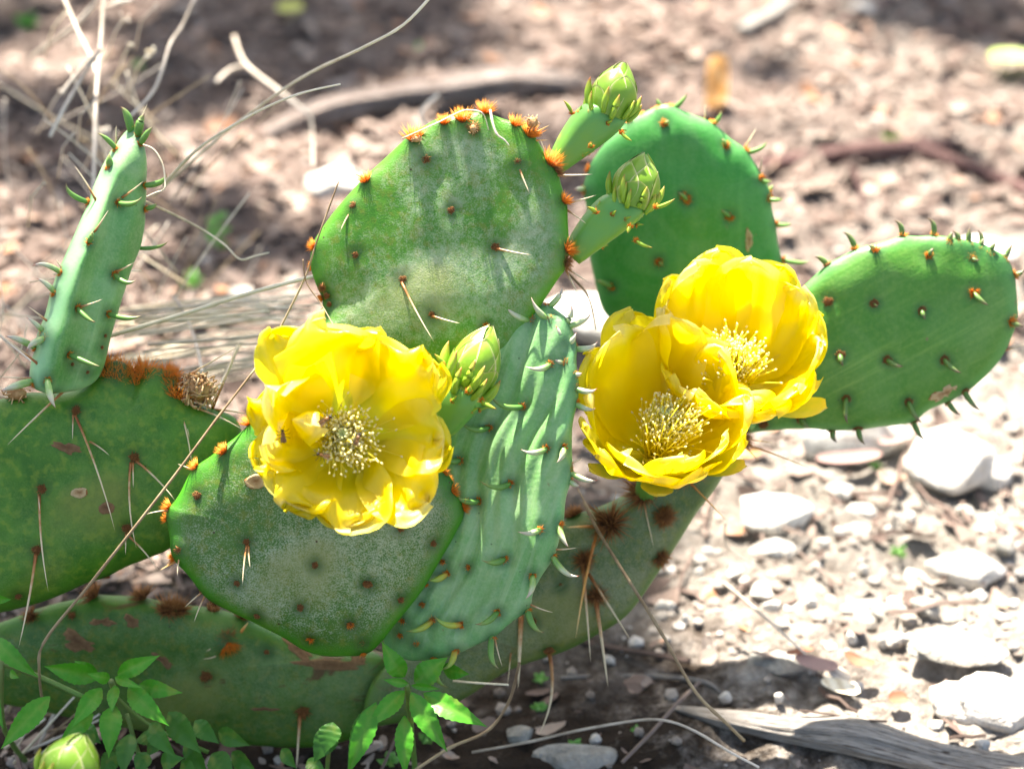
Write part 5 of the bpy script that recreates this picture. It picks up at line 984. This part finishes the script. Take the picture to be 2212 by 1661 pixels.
for i in range(64):          # the tangle between the narrow pad and the front flower
    y0 = rs.uniform(380, 900); x0 = rs.uniform(640, 900); x1 = rs.uniform(1500, 1950); y1 = 480+(y0-620)*.6+rs.uniform(-110, 110); dd = rs.uniform(1.04, 1.2)
    stalk('pale dry straw in the tangle left of the front flower', [q_(4, x0, y0, dd), q_(4, (x0+x1)/2, (y0+y1)/2+rs.uniform(-40, 10), dd), q_(4, x1, y1, dd)], rs.uniform(2.8, 6.5), ['straw', 'strawg', 'straw'][i % 3], 'blade', n=12, taper=.3, parent=straw_a)
for i in range(58):          # thin dead stems at the upper left
    x0 = rs.uniform(-60, 420); y0 = rs.uniform(250, 800); an = rs.uniform(.4, 2.7); L = rs.uniform(120, 360); dd = rs.uniform(1.12, 1.32); x1 = x0+math.cos(an)*L; y1 = y0-math.sin(an)*L
    stalk('thin dead stem in the thicket at the upper left', [(x0, y0, dd), ((x0+x1)/2+rs.uniform(-25, 25), (y0+y1)/2+rs.uniform(-15, 15), dd), (x1, y1, dd)], rs.uniform(2.5, 5), ['strawb', 'strawg', 'straw'][i % 3], 'stem', n=12, taper=.4, parent=herb)
for i in range(16):          # thin stems at the lower left edge
    x0 = rs.uniform(-30, 130); y0 = rs.uniform(560, 900); an = rs.uniform(-.6, 2.6); L = rs.uniform(80, 200); dd = rs.uniform(1.0, 1.12); x1 = x0+math.cos(an)*L; y1 = y0-math.sin(an)*L
    stalk('thin dry blade behind the foot of the narrow pad', [(x0, y0, dd), ((x0+x1)/2+rs.uniform(-20, 20), (y0+y1)/2, dd), (x1, y1, dd)], rs.uniform(2.5, 4.5), 'straw', 'blade', n=10, taper=.5, parent=tuftg)
for i, (x, y, s_) in enumerate([(740, 115, 42), (895, 320, 50), (370, 545, 30), (780, 270, 24), (930, 40, 30), (630, 330, 22), (620, 770, 34), (390, 80, 24), (440, 800, 26), (265, 1095, 16), (560, 610, 16)]):
    mb = MB(); r2 = np.random.RandomState(i); u, v = c(1, x, y); d = 1.19 if i < 8 else 1.1
    for j in range(9):
        p_ = P(u+r2.randn()*s_*.13, v+r2.randn()*s_*.11, d+r2.randn()*.004); ball(mb, p_, s_*.09*PX*(.7+.6*r2.rand()), None, None, 1, a=r2.rand())
    tube(mb, [P(u, v, d), P(u-12-r2.rand()*20, v+30, d+.01), P(u-30-r2.rand()*30, v+95, d+.03)], .0005, 4)
    mb.build('seed_head', M['straw' if i % 2 else 'strawg'], herb, origin=P(u, v, d))
stalk('brown stalk curving out from under the folded pad to the bottom', [q_(8, 1150, 1020, .985), q_(8, 1090, 1250, .985), q_(8, 960, 1430, .985), q_(8, 740, 1530, .985), q_(8, 520, 1670, .985)], 6.5, 'strawb', 'stalk', 'stalk', taper=-.1)
stalk('grey stalk lying across the dark soil at the bottom', [q_(8, 865, 1560, 1.01), q_(8, 1200, 1500, 1.015), q_(8, 1500, 1430, 1.015), q_(8, 1850, 1370, 1.01), q_(9, 60, 1370, 1.0), q_(9, 230, 1430, .995), q_(9, 450, 1560, .98), q_(9, 620, 1650, .97)], 6, 'strawg', 'stalk', 'stalk', taper=.1)
stalk('short pale stalk beside the lance leaved weed', [q_(8, 750, 1132, .985), q_(8, 900, 1145, .985), q_(8, 1085, 1156, .985)], 5, 'straw', 'stalk', 'stalk', taper=.1)
stalk('long straight stem slanting down right across the grey pad', [q_(8, 1535, 60, 1.0), q_(8, 1620, 230, .985), q_(8, 1800, 520, .975), q_(8, 2000, 840, .97), q_(8, 2200, 1190, .975), q_(9, 430, 1390, .985), q_(9, 530, 1490, 1.0)], 6.5, 'strawb', 'stalk', 'stalk', taper=-.2)
stalk('thin dark stem crossing the long slanting one', [q_(8, 1500, -20, 1.01), q_(8, 1560, 90, .99), q_(8, 1610, 170, .985)], 3.5, 'strawb', 'stalk', 'stalk')
stalk('pale grass stem before the rubble right of the grey pad', [q_(9, 420, 180, 1.09), q_(9, 430, 330, 1.1), q_(9, 600, 440, 1.11)], 5, 'strawg', 'stalk', 'stalk')
stalk('whitish straw lying on the rubble below the knobbly stone', [q_(9, 400, 540, 1.09), q_(9, 620, 720, 1.08), q_(9, 900, 970, 1.06)], 9, 'strawg', 'straw', 'straw')
stalk('pale dry stem before the white stone behind the upper pad', [q_(5, 1430, 150, 1.0), q_(5, 1560, 300, 1.0), q_(5, 1610, 500, 1.01)], 6, 'strawb', 'stalk', 'stalk')
rs = np.random.RandomState(5)
for i in range(14):
    x0 = rs.uniform(0, 330); y0 = rs.uniform(1260, 1640); an = rs.uniform(.2, 1.2); L = rs.uniform(250, 600)
    a_, b_ = c(7, x0, y0), c(7, x0+L*math.cos(an), y0-L*math.sin(an)); g0, g1 = Gd(*a_)-.012, Gd(*a_)-.02
    stalk('dry grass stem heaped at the lower left corner', [(*a_, g0), ((a_[0]+b_[0])/2, (a_[1]+b_[1])/2, g0), (*b_, g1)], rs.uniform(5, 9), ['strawg', 'strawb', 'straw'][i % 3], 'blade', n=10, taper=.3, parent=straw_b)
# ------------------------------------------------------------------ the tree whose leaves dapple the light (behind and above the picture)
lit = [(G(735, 390), .05), (G(1280, 690), .05), (G(1850, 970), .05), (G(2060, 1000), .07), (G(2090, 1220), .05), (G(2140, 1480), .06), (G(1600, 1120), .045), (G(2120, 520), .07), (G(1700, 1180), .04), (G(1900, 1120), .04), (G(300, 700), .03), (G(560, 740), .03)]
lit += [(P(1200, 850, .945), .025), (P(1190, 1050, .945), .025), (P(1100, 1200, .95), .02), (P(1000, 1330, .96), .016), (P(1120, 1330, .955), .02), (P(1160, 700, .94), .02), (P(1545, 200, 1.55), .05), (P(250, 420, .955), .02), (P(160, 560, .945), .014)]
lit += [(P(2048, 985, 1.21), .07), (P(1860, 935, 1.23), .06), (P(2096, 1220, 1.14), .055), (P(2157, 1500, 1.055), .06), (P(1660, 1120, 1.16), .05), (P(1800, 1580, 1.04), .04), (P(1950, 1620, 1.035), .04), (G(1500, 1400), .03), (G(1750, 1450), .05), (G(2000, 1400), .05), (P(280, 780, .965), .02)]
lit += [(G(u, v), r) for u, v, r in [(900, 230, .04), (1080, 205, .04), (700, 280, .03), (480, 330, .05), (1250, 30, .05), (1700, 60, .05), (1950, 440, .05), (1750, 480, .05), (2200, 1330, .06), (1980, 1330, .04), (1680, 1010, .04), (2140, 1570, .05), (2190, 780, .06), (150, 120, .04), (1540, 200, .03), (400, 690, .03), (520, 700, .03), (620, 640, .03), (2170, 155, .03), (1650, 1420, .03), (1600, 1560, .03), (1750, 1590, .04), (1900, 1620, .04), (2060, 1650, .04), (620, 290, .04), (2048, 960, .06), (1180, 180, .04), (1900, 150, .05), (1850, 600, .05), (1780, 250, .04), (2100, 250, .05), (1650, 30, .05), (1450, 100, .04)]]
lit += [(P(u, v, .93), r) for u, v, r in [(740, 900, .055), (1180, 900, .02), (1150, 1150, .018), (1000, 1330, .02), (1190, 700, .02), (700, 730, .022), (850, 720, .018), (930, 850, .018), (900, 1040, .022), (750, 1070, .02), (780, 960, .02), (600, 800, .015), (1200, 760, .012), (1170, 1000, .014), (1120, 1250, .012), (270, 330, .014), (1500, 600, .02), (1400, 720, .02), (1600, 560, .02), (860, 280, .01), (540, 1000, .02), (300, 780, .02), (430, 830, .012)]]
shade = [(G(1760, 1330), .035, 22), (G(1560, 1250), .03, 16), (G(1930, 1120), .03, 14), (G(1950, 330), .07, 50), (G(1700, 150), .06, 40), (G(2080, 80), .06, 40), (G(560, 480), .05, 30), (G(250, 250), .07, 50), (G(1400, 120), .06, 40), (G(1000, 330), .05, 30), (G(500, 600), .04, 20), (G(1250, 1480), .10, 320), (G(1440, 1500), .05, 90), (G(1000, 1620), .10, 260), (G(600, 1640), .1, 120), (G(200, 1640), .1, 110), (P(500, 1450, 1.0), .07, 80), (P(200, 1100, .97), .08, 110), (P(650, 1280, .95), .06, 70), (P(950, 600, .955), .05, 50), (G(1000, 60), .12, 90), (G(1700, 260), .08, 25), (G(450, 200), .12, 80)]
def make_tree():
    rs = np.random.RandomState(77); root = link('tree', None, (-2.6, 5.6, 0)); tag(root, 'leafy tree behind the cactus throwing dappled shade', 'tree')
    mb = MB(); tube(mb, [(-2.6, 5.6, -.1), (-2.55, 5.5, .8), (-2.5, 5.2, 1.9), (-2.35, 4.6, 3.0), (-2.2, 3.6, 3.9), (-2.1, 2.6, 4.2), (-2.1, 1.6, 4.4)], lambda s_: .16*(1-.85*s_), 10)
    me = mb.mesh('trunk', [M['tbark']], (-2.6, 5.6, 0)); me.uv_layers.new(name='UVMap'); link('trunk', me, (-2.6, 5.6, 0), root)
    mb = MB(); C0 = Vector((0, 1.15, 0)); e1 = SUN.cross(Vector((0, 0, 1))).normalized(); e2 = e1.cross(SUN)
    tw = []
    for i in range(30):
        a, b = rs.uniform(-1.5, 1.5), rs.uniform(-1.3, 1.3); h = rs.uniform(3.0, 4.2); p = C0+SUN*h+e1*a+e2*b; tw.append(p)
        tube(mb, [Vector((-2.2, 3.6, 3.9)), (Vector((-2.2, 3.6, 3.9))+p)*.5+Vector(rs.randn(3))*.12, p], lambda s_: .009*(1-.85*s_), 4)
    me = mb.mesh('branches', [M['tbark']], (-2.2, 3.6, 3.9)); me.uv_layers.new(name='UVMap'); link('branches', me, (-2.2, 3.6, 3.9), root)
    mb = MB()
    extra = [(q, r) for q, r, n in shade for _ in range(n)]  # leaves added only to throw shade on chosen spots
    for i in range(NLEAF+len(extra)):
        a, b = rs.uniform(-1.7, 1.7), rs.uniform(-1.5, 1.5); h = rs.uniform(2.6, 4.2)
        if i < NLEAF and float(vnoise(np.array([a*5+40]), np.array([b*5+40]))[0]) < .30 and i % 4: continue
        p = C0+SUN*h+e1*a+e2*b
        if i >= NLEAF: q, r = extra[i-NLEAF]; p = q+SUN*h+e1*rs.uniform(-r, r)+e2*rs.uniform(-r, r)
        bad = False
        for q, r in lit:  # leaves left out where chosen spots are meant to be sunlit
            w_ = p-q; dist = (w_-SUN*w_.dot(SUN)).length
            if dist < r+.014: bad = True; break
        if bad: continue
        L = rs.uniform(.028, .05); n = (SUN+Vector(rs.randn(3))*.6).normalized(); x = n.cross(Vector(rs.randn(3))).normalized(); y = n.cross(x)
        mb.add([p-x*L, p-x*L*.4-y*L*.38, p+x*L*.4-y*L*.36+n*.003, p+x*L, p+x*L*.4+y*L*.36+n*.003, p-x*L*.4+y*L*.38], [(0, 1, 2, 3, 4, 5)], [rs.rand()]*6)
    tag(mb.build('foliage', M['treeleaf'], root, origin=(-.3, 3, 3.6), smooth=False), kind='stuff')
NLEAF = 9000
dimple_pads()
make_tree()
